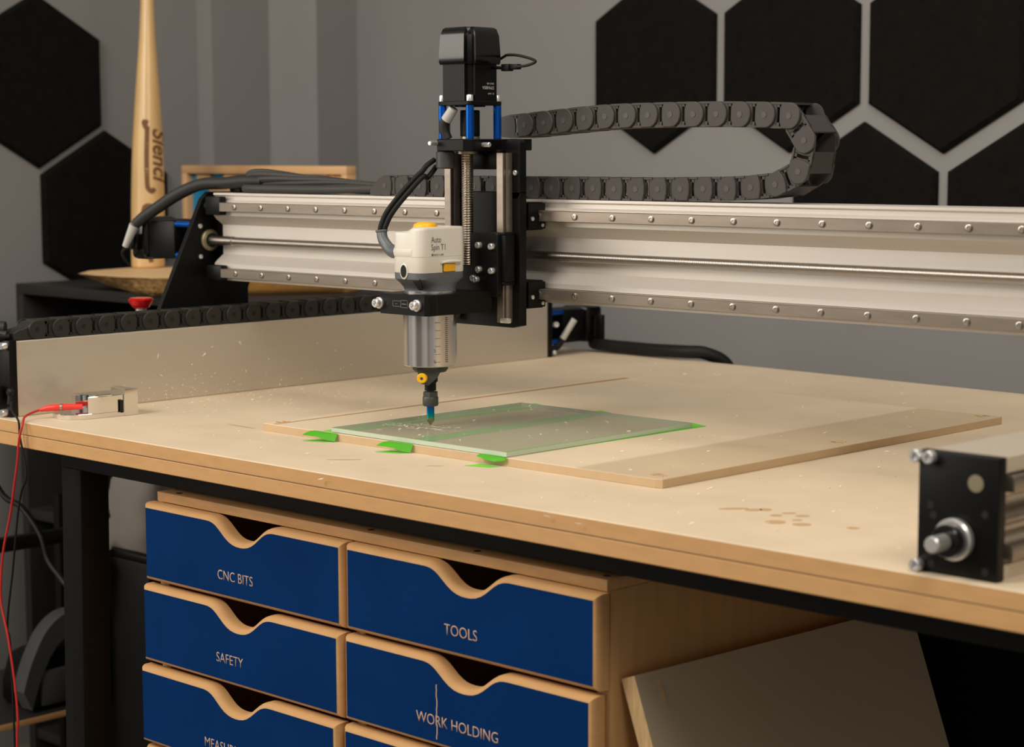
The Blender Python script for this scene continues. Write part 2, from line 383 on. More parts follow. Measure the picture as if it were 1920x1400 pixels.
# bat
t = thing('baseball_bat', (-835, 832, 130.5), 'pale maple baseball bat standing on its barrel end, burnt script down its side', 'baseball bat')
BS = 0.963                       # the bat's size
AX = lambda z: (-835 - 0.078 * (z - 130), 832 + 0.08 * (z - 130))
prof = [(29, 130), (32.4, 133), (33, 150), (32.8, 260), (31.4, 333), (29.5, 385), (25.2, 458), (20.9, 520), (16.4, 582), (13.4, 645), (12.4, 720), (12.2, 860), (13.5, 905), (21, 925), (22, 938), (14, 946)]
s = MB(); s.loft([[(AX(z)[0] + r * math.cos(2 * math.pi * i / 48), AX(z)[1] + r * math.sin(2 * math.pi * i / 48), z) for i in range(48)] for r, z in [(q[0] * BS, 130.5 + (q[1] - 130) * BS) for q in prof]])
s.build('bat_body', MAPLE, t)
cth = math.atan2(-1378 - 832, 2266 + 835)            # facing of the script side
def on_bat(bm, name, a0, z0):
    """wrap flat lettering (x along the text = downwards, y = round the barrel) onto the bat"""
    bmesh.ops.subdivide_edges(bm, edges=[e for e in bm.edges if e.calc_length() > 6], cuts=3)
    for v in bm.verts:
        z = z0 - v.co.x; r = 33 if z < 270 else (33 - 1.8 * (z - 260) / 73 if z < 333 else 31.4 - 2.0 * (z - 333) / 52)
        z = 130.5 + (z - 130) * BS; r *= BS; a = a0 + v.co.y / r; rr = r + 0.35 + v.co.z
        v.co = Vector((AX(z)[0] + rr * math.cos(a), AX(z)[1] + rr * math.sin(a), z))
    q = MB(); q.bm.free(); q.bm = bm; return q.build(name, BURN, t)
on_bat(text_mesh('Sienci', 48, shear=0.3, xs=0.92, thick=0.022, ext=0), 'lettering', cth + 0.36, 404)
def strip_bm(pts, w):
    bm = bmesh.new(); P = catmull([Vector((p[0], p[1], 0)) for p in pts], 8); prev = None
    for i, p in enumerate(P):
        d = (P[min(i + 1, len(P) - 1)] - P[max(i - 1, 0)]).normalized(); nrm = Vector((-d.y, d.x, 0)) * w / 2
        cur = (bm.verts.new(p + nrm), bm.verts.new(p - nrm))
        if prev: bm.faces.new((prev[0], cur[0], cur[1], prev[1]))
        prev = cur
    return bm
on_bat(strip_bm([(-6, 2), (-8, -6), (4, -2), (6, 0), (60, -1), (110, 0), (122, 2), (128, 9), (122, 14)], 9), 'underline', cth - 0.04, 408)
on_bat(strip_bm([(16, -8), (2, -4), (0, 6), (8, 10), (20, 6), (60, 4), (90, 4), (110, 8)], 9), 'emblem', cth - 0.05, 252)

# framed carving
t = thing('framed_carving', (-764, 1060, 98), 'wood-framed relief carving with blue inlay standing behind the gantry', 'framed carving')
fx0, fx1, fz0, fz1, fy = -1018, -509, 98, 322, 1050
s = MB()
for b in ((fx0, fx1, fz1 - 16, fz1), (fx0, fx1, fz0, fz0 + 16), (fx0, fx0 + 16, fz0 + 16, fz1 - 16), (fx1 - 16, fx1, fz0 + 16, fz1 - 16)):
    s.box(b[0], b[1], fy, fy + 24, b[2], b[3], 1)
s.build('frame', FRAME_W, t)
s = MB(); s.box(fx0 + 14, fx1 - 14, fy + 16, fy + 22, fz0 + 14, fz1 - 14); s.build('inlay_panel', SEA, t, 'flat blue inlay panel')
random.seed(5)
def coast(pts, a):
    out = []
    for i, p in enumerate(pts):
        q = pts[(i + 1) % len(pts)]; L = math.hypot(q[0] - p[0], q[1] - p[1]); k = max(1, int(L / 7))
        for j in range(k):
            f = j / k; out.append((p[0] + (q[0] - p[0]) * f + random.uniform(-a, a), p[1] + (q[1] - p[1]) * f + random.uniform(-a, a)))
    return out
s = MB()
ix0, ix1, iz0, iz1 = fx0 + 19, fx1 - 19, fz0 + 19, fz1 - 19
s.prism(coast([(ix0 + 20, iz1 + 1), (ix0 + 22, iz1 - 20), (ix0 + 30, iz1 - 26), (ix0 + 52, iz1 - 22), (ix0 + 66, iz1 - 34), (ix0 + 78, iz1 - 60), (ix0 + 120, iz1 - 70), (ix0 + 110, iz0 + 60), (ix0 + 60, iz0 + 6), (ix1 - 2, iz0 + 2), (ix1 + 1, iz1 + 1),
   (ix1 - 70, iz1 + 1), (ix1 - 84, iz1 - 9), (ix1 - 112, iz1 - 10), (ix1 - 124, iz1 + 1), (ix1 - 178, iz1 + 1), (ix1 - 190, iz1 - 7), (ix1 - 226, iz1 - 8), (ix1 - 240, iz1 + 1), (ix0 + 112, iz1 + 1), (ix0 + 100, iz1 - 8), (ix0 + 74, iz1 - 9), (ix0 + 62, iz1 + 1)], 1.6), 'y', fy + 8, fy + 17)
s.build('carved_land', RELIEF, t, smooth=False)

# ------------------------------------------------------------------ workbench
t = thing('workbench', (730, 590, -TOP), 'large workbench with doubled MDF top and black steel frame carrying the router', 'workbench')
s = MB(); s.prism([(-330, 0), (2000, 0), (2000, 1081), (-330, 1215)], 'z', -16.5, 0, 1.0); s.build('upper_board', [MDF_TOP, MDF_EDGE], t)
o = t.children[-1] if t.children else None
def edge_mat(o, zn=0.7):
    for p in o.data.polygons:
        if abs(p.normal.z) < zn: p.material_index = 1
for c in t.children: edge_mat(c)
s = MB(); s.prism([(-330, 0.6), (2000, 0.6), (2000, 1081), (-330, 1215)], 'z', -34, -17.3, 0.9); b = s.build('lower_board', [MDF_EDGE, MDF_EDGE], t)
s = MB(); s.box(45, 1970, 58, 98, -66, -34, 1.5); s.box(45, 1970, 1020, 1060, -66, -34, 1.5); s.box(45, 85, 98, 1020, -66, -34, 1.5); s.box(1930, 1970, 98, 1020, -66, -34, 1.5)
s.build('apron_frame', BLACK_METAL, t)
def leg(x, y, lean=0):
    q = MB(); r0 = rrect(x, x + 45, y, y + 45, 3, 2); r1 = [(p[0] - lean, p[1]) for p in r0]
    q.loft([[(p[0], p[1], -TOP) for p in r1], [(p[0], p[1], -66) for p in r0]])
    if lean:
        for z in (-405, -460):
            q.cyl((x + 21 - lean * (-66 - z) / 814, y - 0.4, z), (x + 21 - lean * (-66 - z) / 814, y + 2, z), 5, 16)
    return q.build('leg', BLACK_METAL, t)
leg(45, 58, 18); leg(45, 1015); leg(1920, 58); leg(1920, 1015)

# ------------------------------------------------------------------ left and right side rails of the machine
def side_rail(inner, sgn, label, full):
    """inner: x of the smooth inner face; the beam grows towards sgn"""
    t = thing('side_rail', (inner + sgn * 35, 540, 0), label, 'machine rail', 'side rails of the router')
    X = lambda d: inner + sgn * d
    P = [(0, 1.2), (1.2, 0), (71, 0), (71, 12), (66, 15), (66, 32), (58, 36), (58, 64), (66, 68), (66, 85), (71, 88), (71, 100.6), (1.2, 100.6), (0, 99.4)]
    s = MB(); s.prism([(X(p[0]), p[1]) for p in P], 'y', 24, 1052); s.build('beam', ANOD_SIDE, t)
    a, b = sorted((X(-1), X(74)))
    s = MB(); s.box(a, b, 12, 24, 0.3, 102, 1.2); fp = s.build('front_plate', BLACK_SATIN, t)
    s = MB(); s.box(a, b, 1052, 1064, 0.3, 102, 1.2); s.build('rear_plate', BLACK_SATIN, t)
    for z in (22, 79):
        s = MB(); lo, hi = sorted((X(66), X(78))); s.box(lo, hi, 30, 1046, z - 7, z + 7, 1.5); s.build('guide_rail', STEEL, t)
    s = MB(); s.cyl((X(68), 24, 50), (X(68), 1052, 50), 6, 20); s.build('lead_screw', STEEL, t)
    return t, X
tl, XX = side_rail(0, -1, 'long aluminium side rail on the left, carrying the low drag chain', True)
# front end of the left rail: screws and the cables clipped to its plate
for x, z in ((-6, 95), (-22, 95), (-10, 6), (-62, 95), (-62, 6)):
    bolt('bolt', (x, 12, z), (0, -1, 0), 5, 8, tl)
s = MB(); s.cyl((1, 8, 34), (1, 16, 34), 5.5, 16, ch=2); s.cyl((1, 12, 30), (2, 10, 18), 3.6, 12); s.build('cable_clip', CABLE_B, tl)
# motor behind the rear plate
s = MB(); s.box(-64, -8, 1100, 1158, 20, 78, 5, 2); mo = s.build('stepper_motor', BLACK_SATIN, tl)
s = MB(); s.box(-66, -6, 1158, 1200, 18, 80, 6, 2); s.build('end_cap', BLACK_GLOSS, mo)
s = MB(); s.box(-2, 14, 1176, 1184, 6, 66, 1.5); s.build('heat_sink', BLACK_SATIN, mo)
for x, z in ((-60, 74), (-12, 74), (-60, 24), (-12, 24)):
    s = MB(); s.cyl((x, 1064, z), (x, 1100, z), 4.6, 16); s.build('standoff', BLUE_ANOD, tl)
bolt('bolt', (-6, 1078, 54), (0.8, -0.5, 0.1), 5, 9, tl); bolt('bolt', (4, 1064, 8), (1, 0, 0), 4, 4, tl)
s = MB(); s.cyl((8, 1112, 62), (-6, 1096, 28), 5.5, 16); s.build('cable_sleeve', GREY_LABEL, tl, 'pale grey heat-shrink sleeve')
s = MB(); s.tube([(-6, 1096, 28), (-10, 1088, 16), (-12, 1070, 9), (-24, 1074, 14), (-40, 1078, 26)], 6, 12); s.build('braided_cable', CABLE_B, tl)

tr, XR = side_rail(1391, 1, 'aluminium side rail at the right foreground with its bare lead screw end', False)
p0 = (1391, 12)
for x, z in ((1389.5, 97), (1402, 97), (1391.5, 5.5)):
    bolt('bolt', (x, 12, z), (0, -1, 0), 5.6, 7, tr)
for x, z in ((1402, 57), (1405, 49), (1453, 55), (1454, 8), (1404, 8)):
    s = MB(); s.cyl((x, 11.7, z), (x, 12.6, z), 3.4, 16); s.build('socket_recess', HOLE_M, tr)
s = MB(); s.cyl((1444, 11.5, 79.5), (1444, 12.8, 79.5), 7.2, 24); s.cyl((1444.4, 11.3, 79.5), (1444.4, 12.8, 79.5), 5.6, 24); s.build('bore', [BRASS], tr)
s = MB()
s.cyl((1427, 12, 32), (1427, 4, 32), 17.5, 36, ch=1.5); s.build('bearing_flange', CHROME, tr)
s = MB(); s.cyl((1427, 4, 32), (1427, -6, 32), 13.5, 32, ch=1.2); s.build('shaft_collar', BLACK_GLOSS, tr)
s = MB(); s.cyl((1427, -6, 32), (1427, -26, 32), 7, 24, ch=1.2); s.build('shaft_end', CHROME, tr)

# ------------------------------------------------------------------ gantry
tg = thing('gantry', (700, 430, 100), 'aluminium gantry beam crossing above the bench with two steel guide rails', 'machine gantry')
prof = [(397, 289), (457, 289), (457, 162), (397, 162), (397, 167), (399.5, 168), (399.5, 178), (397, 180), (397, 186), (401, 190), (413, 199), (413, 242), (401, 251), (397, 256), (397, 276), (400, 279), (400, 284), (397, 286)]
s = MB(); s.prism(prof[::-1], 'x', -58, 1700); s.build('beam', ANOD, tg)
for z in (269, 173):
    s = MB(); q = [(397, z - 6.5), (388, z - 6.5), (386, z - 4.5), (384, z - 6.5), (382.6, z - 6.5), (382, z - 5.9), (382, z + 5.9), (382.6, z + 6.5), (384, z + 6.5), (386, z + 4.5), (388, z + 6.5), (397, z + 6.5)]
    s.prism(q[::-1], 'x', -25, 1690); s.build('guide_rail', STEEL, tg)
pb = None
for z in (269, 173.4):
    for k in range(23):
        x = 10 + 60 * k
        if pb is None: pb = bolt('rail_bolt', (x, 381.9, z), (0, -1, 0), 3.9, 1.4, tg, mat('rail_bolt_steel', S(176, 168, 158), 0.28, 1.0)); px, pz = x, z
        else: copy_part(pb, x - px, 0, z - pz)
s = MB(); s.cyl((-80, 404, 219), (-20, 404, 219), 7, 24, ch=0.8); s.cyl((-20, 404, 219), (1700, 404, 219), 6, 24); sw = s.build('lead_screw', STEEL, tg)
# screw thread as a fine helix-like relief along x
m = mat('threaded_steel', S(160, 152, 144), 0.32, 1.0); nt = m.node_tree
tc = nt.nodes.new('ShaderNodeTexCoord'); wv = nt.nodes.new('ShaderNodeTexWave'); wv.inputs['Scale'].default_value = 170; wv.bands_direction = 'X'
mp = nt.nodes.new('ShaderNodeMapping'); mp.inputs['Rotation'].default_value = (0, 0.35, 0.35)
nt.links.new(tc.outputs['Object'], mp.inputs[0]); nt.links.new(mp.outputs[0], wv.inputs[0])
bp = nt.nodes.new('ShaderNodeBump'); bp.inputs['Strength'].default_value = 0.4; bp.inputs['Distance'].default_value = 0.0005
nt.links.new(wv.outputs['Fac'], bp.inputs['Height']); nt.links.new(bp.outputs[0], nt.nodes['Principled BSDF'].inputs['Normal'])
THREAD = m; sw.data.materials[0] = THREAD
def end_plate(x0, x1):
    q = MB(); P = [(287, 70), (476, 70), (476, 145), (486, 168), (520, 180), (520, 284), (508, 290), (404, 290), (392, 280)]
    q.prism(P, 'x', x0, x1, 0.8); return q.build('end_plate', BLACK_METAL, tg)
s = MB(); s.box(-62, -27, 384, 396.7, 257, 284, 2); s.build('rail_stop', BLACK_SATIN, tg); s = MB(); s.box(-62, -27, 384, 396.7, 162, 184, 2); s.build('rail_stop', BLACK_SATIN, tg)
end_plate(-88, -80); end_plate(1700, 1708)
s = MB(); s.box(-80, -58, 418, 457, 164, 288, 1); s.cyl((-80, 404, 268), (-60, 404, 268), 11, 24, ch=2); s.build('end_bracket', BLACK_SATIN, tg)
s = MB(); s.cyl((-60, 404, 268), (-59, 404, 268), 3, 14); s.build('blue_dot', BLUE_ANOD, tg)
s = MB(); s.cyl((-80, 404, 219), (-74, 404, 219), 16, 36, ch=1.5); s.cyl((-74, 404, 219), (-73, 404, 219), 12.4, 32); s.build('bearing', BRASS, tg); s = MB(); s.cyl((-73.2, 404, 219), (-72.6, 404, 219), 10.5, 32); s.build('bearing_bore', HOLE_M, tg)
for y, z in ((388, 240), (388, 195)):
    bolt('bolt', (-80, y, z), (1, 0, 0), 3.6, 2, tg)
s = MB(); s.box(-196, -128, 376, 434, 190, 248, 6, 2); mo = s.build('stepper_motor', BLACK_SATIN, tg)
s = MB(); s.box(-236, -196, 373, 437, 187, 251, 9, 3); s.build('end_cap', BLACK_GLOSS, mo)
for y, z in ((382, 242), (428, 242), (382, 196), (428, 196)):
    s = MB(); s.cyl((-128, y, z), (-88, y, z), 4.7, 18); st = s.build('standoff', BLUE_ANOD, tg)
    bolt('screw', (-132, y, z), (-1, 0, 0), 4, 6, st)
s = MB(); s.box(-226, -206, 364, 376, 202, 226, 2); s.build('connector', BLACK_GLOSS, mo)
s = MB(); s.tube([(-222, 360, 206), (-232, 356, 198), (-240, 366, 186), (-252, 380, 178), (-262, 376, 192), (-250, 372, 206)], 1.8, 8); s.build('motor_lead', CABLE_B, tg)

# ------------------------------------------------------------------ drag chains
def chain_link(parent, A, B, side, width, h, m, pinm, pr, name='link'):
    """one link from pin A to pin B; side vector points to the viewer side plate"""
    A, B, side = Vector(A), Vector(B), Vector(side).normalized()
    d = (B - A); L = d.length; d.normalize(); n = side.cross(d).normalized()
    if n.z < 0 and abs(n.z) > 0.2: pass
    s = MB()
    def P(u, v, w): return tuple(A + d * u + n * v + side * w)
    r = h / 2
    disc = [(L + r * math.cos(a), r * math.sin(a)) for a in [math.radians(-90 + 180 * i / 14) for i in range(15)]]
    outer = [(L * 0.70, -r)] + disc + [(L * 0.70, r), (L * 0.62, r * 0.35), (L * 0.62, -r * 0.35)]
    inners = [[(-r * 0.8, -r * 0.5), (-r * 0.5, -r * 0.86), (L * 0.25, -r), (L * 0.44, -r), (L * 0.47, 0), (L * 0.44, r), (L * 0.25, r), (-r * 0.5, r * 0.86), (-r * 0.8, r * 0.5)],
              [(L * 0.43, r * 0.62), (L * 0.62, r * 0.62), (L * 0.62, r), (L * 0.43, r)], [(L * 0.43, -r), (L * 0.62, -r), (L * 0.62, -r * 0.55), (L * 0.43, -r * 0.55)],
              [(L * 0.56, -r), (L * 0.78, -r), (L * 0.78, r), (L * 0.56, r), (L * 0.585, 0)]]
    for w0, w1, w2, w3 in ((0, -3, -3, -5.5), (-width + 3, -width, -width + 5.5, -width + 3)):
        s.loft([[P(u, v, w0) for u, v in offset_poly(outer, 0.8)], [P(u, v, w0 - 0.8 * (1 if w0 == 0 else 0)) for u, v in outer], [P(u, v, w1) for u, v in outer]])
        for q in inners: s.loft([[P(u, v, w2) for u, v in q], [P(u, v, w3) for u, v in q]])
    for v in (-1, 1):
        a = [(L * 0.3, v * r), (L * 0.98, v * r), (L * 0.98, v * (r - 2.4)), (L * 0.3, v * (r - 2.4))]
        s.loft([[P(u, q, -2) for u, q in a], [P(u, q, -width + 2) for u, q in a]])
    o = s.build(name, m, parent)
    s = MB()
    if pr[1] > 0: s.cyl(P(L, 0, 0.1), P(L, 0, pr[1]), pr[0], 18)
    else: s.cyl(P(L, 0, -0.4), P(L, 0, 0.25), pr[0], 18)
    s.build('pin', pinm, o)
    return o
def resample(P, step):
    out = [Vector(P[0])]; P = [Vector(p) for p in P]; i = 1; cur = P[0]
    while i < len(P):
        dd = (P[i] - cur).length
        # walk until the straight distance from the last pin equals the pitch
        if (P[i] - out[-1]).length < step: cur = P[i]; i += 1; continue
        a, b = cur, P[i]
        lo, hi = 0.0, 1.0
        for _ in range(40):
            mth = (lo + hi) / 2
            if (a.lerp(b, mth) - out[-1]).length < step: lo = mth
            else: hi = mth
        cur = a.lerp(b, lo); out.append(cur.copy())
    return out
CH_Y = 404
tcx = thing('drag_chain', (700, 425, 289), 'grey-black cable drag chain looping beside the tool head along the gantry top', 'cable chain')
upper = [(530, 378), (565, 380), (598, 382.4), (631, 384.6), (664.5, 386.8), (698, 388.4), (731.5, 389), (765, 389.2), (799, 389.3), (833, 389.1), (866.5, 388.8), (900, 388), (934, 387), (967.8, 385.5), (988.6, 358.4), (981.3, 324.1), (950.4, 309.8)]
lower = [(916.5, 306.2)] + [(916.5 - 33.9 * k, 304.9 - (0.5 * min(k, 5))) for k in range(1, 19)]
pins = [Vector((x, CH_Y, z + 0.6)) for x, z in upper + lower]
for a, b in zip(pins, pins[1:]):
    chain_link(tcx, a, b, (0, -1, 0), 48, 29 if b.z > 330 else 27.2, CHAIN_M, PIN_M, (3.6, 0.5))
e = pins[-1]
s = MB(); s.prism([(e.x + 18, e.z - 13), (e.x - 4, e.z - 13.5), (e.x - 32, e.z - 13.5), (e.x - 32, e.z - 5), (e.x - 14, e.z + 9), (e.x - 4, e.z + 13), (e.x + 18, e.z + 13)][::-1], 'y', CH_Y + 2, CH_Y + 46, 0.8); s.build('end_bracket', CHAIN_M, tcx)

tcy = thing('drag_chain', (-25, 500, 100), 'dark cable drag chain lying along the top of the left side rail', 'cable chain')
PY = 36.6
yy = [1010 - PY * k for k in range(27)]
pins = [Vector((-3, y, 113.6)) for y in yy if y > 55]
first = None
for a, b in zip(pins, pins[1:]):
    if first is None: first = chain_link(tcy, a, b, (1, 0, 0), 34, 25, CHAIN_D, HOLE_M, (3.4, 0)); fa = a
    else: copy_part(first, 0, b.y - pins[1].y, 0)
e = pins[-1]
s = MB(); s.prism([(e.y + 18, 101.3), (e.y - 34, 101.3), (e.y - 34, 110), (e.y - 28, 114), (e.y - 14, 117), (e.y - 6, 124), (e.y + 18, 125.5)], 'x', -34, -6, 0.8); s.build('end_bracket', CHAIN_D, tcy)

# ------------------------------------------------------------------ tool carriage (z axis)
tz = thing('tool_carriage', (547, 340, 130), 'black vertical tool carriage with motor on blue standoffs, riding on the gantry', 'machine carriage')
s = MB()
def plate_xz(poly, y0, y1, ch=0.8): s.prism(poly, 'y', y0, y1, ch)
plate_xz(rrect(483, 520, 290, 363, 2, 2), 348, 360); plate_xz(rrect(586, 611, 290, 363, 8, 4), 348, 360)
plate_xz([(483, 133), (598, 133), (611, 136), (611, 299), (483, 299)], 348, 360)
s.build('back_plate', BLACK_SATIN, tz)
s = MB(); s.box(528, 584, 340, 360, 326, 350, 1.5); s.build('bearing_block', BLACK_SATIN, tz)
s = MB(); s.prism([(519, 298), (525, 292), (570, 292), (578, 300), (578, 372), (519, 372)], 'z', 348.5, 363, 1); s.build('top_plate', BLACK_SATIN, tz)
s = MB(); s.box(560, 586, 372, 396, 349, 363, 1); s.build('chain_bracket', BLACK_SATIN, tz)
for p, d in (((524, 292, 358), (0, -1, 0)), ((578, 318, 356), (1, 0, 0))):
    s = MB(); p = Vector(p); d = Vector(d); s.cyl(p - d * 2, p + d * 12, 3, 16, ch=0.8); s.build('grub_screw', CHROME, tz)
s = MB(); s.cyl((527, 304, 348.5), (527, 304, 327), 11.5, 28, ch=1.5); s.build('bumper', DGREY_PL, tz)
for x in (501.5, 592.5):
    s = MB(); q = [(x - 5, 332), (x + 5, 332), (x + 5.6, 332.6), (x + 5.6, 336), (x + 4.4, 338.5), (x + 5.6, 341), (x + 5.6, 348), (x - 5.6, 348), (x - 5.6, 341), (x - 4.4, 338.5), (x - 5.6, 336), (x - 5.6, 332.6)]
    s.prism(q, 'z', 140, 346); s.build('guide_rail', STEEL, tz)
s = MB(); s.cyl((547, 322, 210), (547, 322, 350), 7, 28); zs = s.build('lead_screw', THREAD, tz)
mz = mat('threaded_steel_upright', S(190, 178, 162), 0.3, 1.0); nt = mz.node_tree
tc = nt.nodes.new('ShaderNodeTexCoord'); wv = nt.nodes.new('ShaderNodeTexWave'); wv.inputs['Scale'].default_value = 105; wv.bands_direction = 'Z'
nt.links.new(tc.outputs['Object'], wv.inputs[0]); bp = nt.nodes.new('ShaderNodeBump'); bp.inputs['Strength'].default_value = 1.0; bp.inputs['Distance'].default_value = 0.001
nt.links.new(wv.outputs['Fac'], bp.inputs['Height']); nt.links.new(bp.outputs[0], nt.nodes['Principled BSDF'].inputs['Normal']); zs.data.materials[0] = mz
s = MB(); s.cyl((547, 322, 348), (547, 322, 345), 14, 28); s.cyl((547, 327, 363), (547, 327, 366), 12, 28); s.build('bearing', BRASS, tz)
# stepper motor
cx, cy = 547, 327
def chsq(h, c): return [(cx - h + c, cy - h), (cx + h - c, cy - h), (cx + h - c, cy - h + c * 0.6), (cx + h - c * 0.6, cy - h + c), (cx + h, cy - h + c), (cx + h, cy + h - c), (cx + h - c * 0.6, cy + h - c), (cx + h - c, cy + h - c * 0.6), (cx + h - c, cy + h),
                     (cx - h + c, cy + h), (cx - h + c, cy + h - c * 0.6), (cx - h + c * 0.6, cy + h - c), (cx - h, cy + h - c), (cx - h, cy - h + c), (cx - h + c * 0.6, cy - h + c), (cx - h + c, cy - h + c * 0.6)]
s = MB(); s.prism(rrect(cx - 28.4, cx + 28.4, cy - 28.4, cy + 28.4, 4, 3), 'z', 403.5, 408.5, 0.6); s.prism(chsq(27.6, 9), 'z', 408.5, 456)
s.lathe(cx, cy, [(19, 402), (19, 404)], 36); mo = s.build('stepper_motor', BLACK_SATIN, tz)
s = MB(); A, B = chsq(31.5, 10), chsq(28, 9)
def mix(P, k): return [(cx + (p[0] - cx) * k, cy + (p[1] - cy) * k) for p in P]
s.loft([[(p[0], p[1], 453) for p in mix(A, 0.97)], [(p[0], p[1], 456) for p in A], [(p[0], p[1], 464) for p in A], [(p[0], p[1], 487) for p in mix(A, 0.955)], [(p[0], p[1], 495) for p in mix(A, 0.87)], [(p[0], p[1], 497) for p in mix(A, 0.78)]])
s.build('end_cap', BLACK_GLOSS, mo)
for i, (tx, zz, sz) in enumerate((('SIENCI LABS', 430.5, 2.9), ('57MH805A', 426.4, 5.4), ('CE   RoHS', 418.5, 3.0))):
    text(tx, sz, (cx + 27.75, cy + 14, zz), (0, -1, 0), (0, 0, -1), WHITE_INK, mo, xs=0.8, ext=0.1)
so = None
for ax, ay in ((23.6, -23.6), (-23.6, -23.6), (23.6, 23.6), (-23.6, 23.6)):
    if so is None:
        s = MB(); s.prism([(cx + ax + 4.9 * math.cos(math.radians(15 + 30 * i)), cy + ay + 4.9 * math.sin(math.radians(15 + 30 * i))) for i in range(12)], 'z', 363, 403.5, 0.4); so = s.build('standoff', BLUE_ANOD, tz)
        bolt('screw', (cx + ax, cy + ay, 408.5), (0, 0, 1), 4.2, 7.5, so); sa, sb = ax, ay
    else: copy_part(so, ax - sa, ay - sb, 0)
s = MB(); s.cyl((cx, cy, 366), (cx, cy, 398), 12, 32, ch=1); s.cyl((cx + 10, cy - 3, 372), (cx + 14, cy - 4, 372), 2.4, 10); s.cyl((cx + 10, cy - 3, 392), (cx + 14, cy - 4, 392), 2.4, 10); s.build('shaft_coupler', BLACK_METAL, tz)
s = MB(); s.cyl((541, 305, 400), (530, 303, 386), 6, 18, r1=6.6); s.build('cable_sleeve', GREY_LABEL, tz, 'pale grey heat-shrink sleeve')
s = MB(); s.tube([(530, 303, 387), (526.5, 303, 381), (526, 304, 372), (529, 306, 363)], 6.4, 14); s.build('braided_cable', BRAID, tz)
s = MB(); s.box(506, 514, 318, 326, 366, 388, 1); s.build('wire_tag', WHITE_PL, tz); s = MB(); s.box(506.2, 514.2, 317.6, 325.6, 388, 395, 1); s.build('wire_tag', BLUE_ANOD, tz, 'blue wire connector')
s = MB(); s.tube([(570, 357, 460), (582, 352, 462.5), (594, 344, 463.4), (612, 342, 462.6), (632, 342, 458.5), (645, 340, 454), (634, 338, 449.8), (618, 336, 448.4)], 1.7, 8); s.build('motor_lead', CABLE_B, tz)
s = MB(); s.box(591, 604, 336, 345, 444, 452.5, 1); s.box(604, 618, 337, 344, 445.5, 452, 1); s.cyl((573, 338, 449), (592, 340, 448), 2, 10); s.build('connector', BLACK_SATIN, tz)
# x rail bearing blocks behind the plate
for z in (269, 173):
    for xa, xb in ((550, 611), (486, 546)):
        s = MB(); K = lambda a, h: [(a, z - h), (393, z - h), (393, z - 7.2), (379.6, z - 7.2), (379.6, z + 7.2), (393, z + 7.2), (393, z + h), (a, z + h)]; s.prism(K(360, 17), 'x', xa + 4, xb - 4); s.prism(K(363, 15.5), 'x', xa, xa + 4); s.prism(K(363, 15.5), 'x', xb - 4, xb); o = s.build('bearing_block', BLACK_SATIN, tz)
        if xb > 600:
            bolt('screw', (xb, 370, z - 3), (1, 0, 0), 2.6, 1.5, o); bolt('screw', (xb, 388, z - 11), (1, 0, 0), 2.4, 1.5, o)
# moving plate with its blocks and bolts
s = MB(); s.prism(rrect(500, 600, 172, 249, 4, 3), 'y', 320, 327, 0.8); s.build('slide_plate', BLACK_METAL, tz)
for x in (501.5, 592.5):
    s = MB(); s.box(x - 15, x + 14, 327, 344, 190, 247, 1.5); s.box(x - 14, x + 13, 326.5, 345, 186, 190, 0.8); s.box(x - 14, x + 13, 326.5, 345, 247, 250.5, 0.8); s.build('bearing_block', BLACK_METAL, tz)
zb = None
for x, z in ((570, 234.5), (592, 233.5), (570, 205), (592, 204), (561, 194), (565.5, 192.5)):
    if zb is None: zb = bolt('bolt', (x, 320, z), (0, -1, 0), 4.0, 5.5, tz); bx, bz = x, z
    else: copy_part(zb, x - bx, 0, z - bz)
s = MB(); bolt('bolt', (604, 348, 330 - 8), (0, -1, 0), 3.2, 2.2, tz)
for z in (303, 278): bolt('bolt', (583, 348, z - 10), (0, -1, 0), 4, 3, tz)
s = MB(); s.box(594, 608, 330, 336, 140, 146, 1); s.build('rail_stop', CHROME, tz)
# spindle clamp
s = MB(); ring = []
hole = [(547 + 32.9 * math.cos(2 * math.pi * i / 48), 257 + 32.9 * math.sin(2 * math.pi * i / 48)) for i in range(48)]
def clamp_part(outer, name, z0, z1):
    """block with the round spindle bore cut out, as a ring of quads between outline and bore"""
    q = MB(); n = 96; I = [(547 + 32.8 * math.cos(2 * math.pi * i / n), 257 + 32.8 * math.sin(2 * math.pi * i / n)) for i in range(n)]
    def hit(a):
        best = 1e9; dx, dy = math.cos(a), math.sin(a)
        for k in range(len(outer)):
            (ax, ay), (bx_, by_) = outer[k], outer[(k + 1) % len(outer)]
            ex, ey = bx_ - ax, by_ - ay; den = dx * ey - dy * ex
            if abs(den) < 1e-9: continue
            tt = ((ax - 547) * ey - (ay - 257) * ex) / den; u = ((ax - 547) * dy - (ay - 257) * dx) / den
            if tt > 0 and -1e-6 <= u <= 1 + 1e-6: best = min(best, tt)
        return (547 + dx * best, 257 + dy * best)
    angs = sorted([2 * math.pi * i / n for i in range(n)] + [math.atan2(p[1] - 257, p[0] - 547) % (2 * math.pi) for p in outer])
    O = [hit(a) for a in angs]; I = [(547 + 32.8 * math.cos(a), 257 + 32.8 * math.sin(a)) for a in angs]
    q.loft([[(p[0], p[1], z0) for p in I], [(p[0], p[1], z0) for p in O], [(p[0], p[1], z1) for p in O], [(p[0], p[1], z1) for p in I], [(p[0], p[1], z0) for p in I]], False, False)
    return q
q = clamp_part([(508, 212), (585, 212), (589, 216), (589, 321), (504.5, 321), (504.5, 216)], '', 154.5, 179)
ck = q.build('spindle_clamp', BLACK_METAL, tz)
s = MB(); s.box(588.4, 589.3, 227, 228.2, 154.6, 178.8); s.build('clamp_split', HOLE_M, ck)
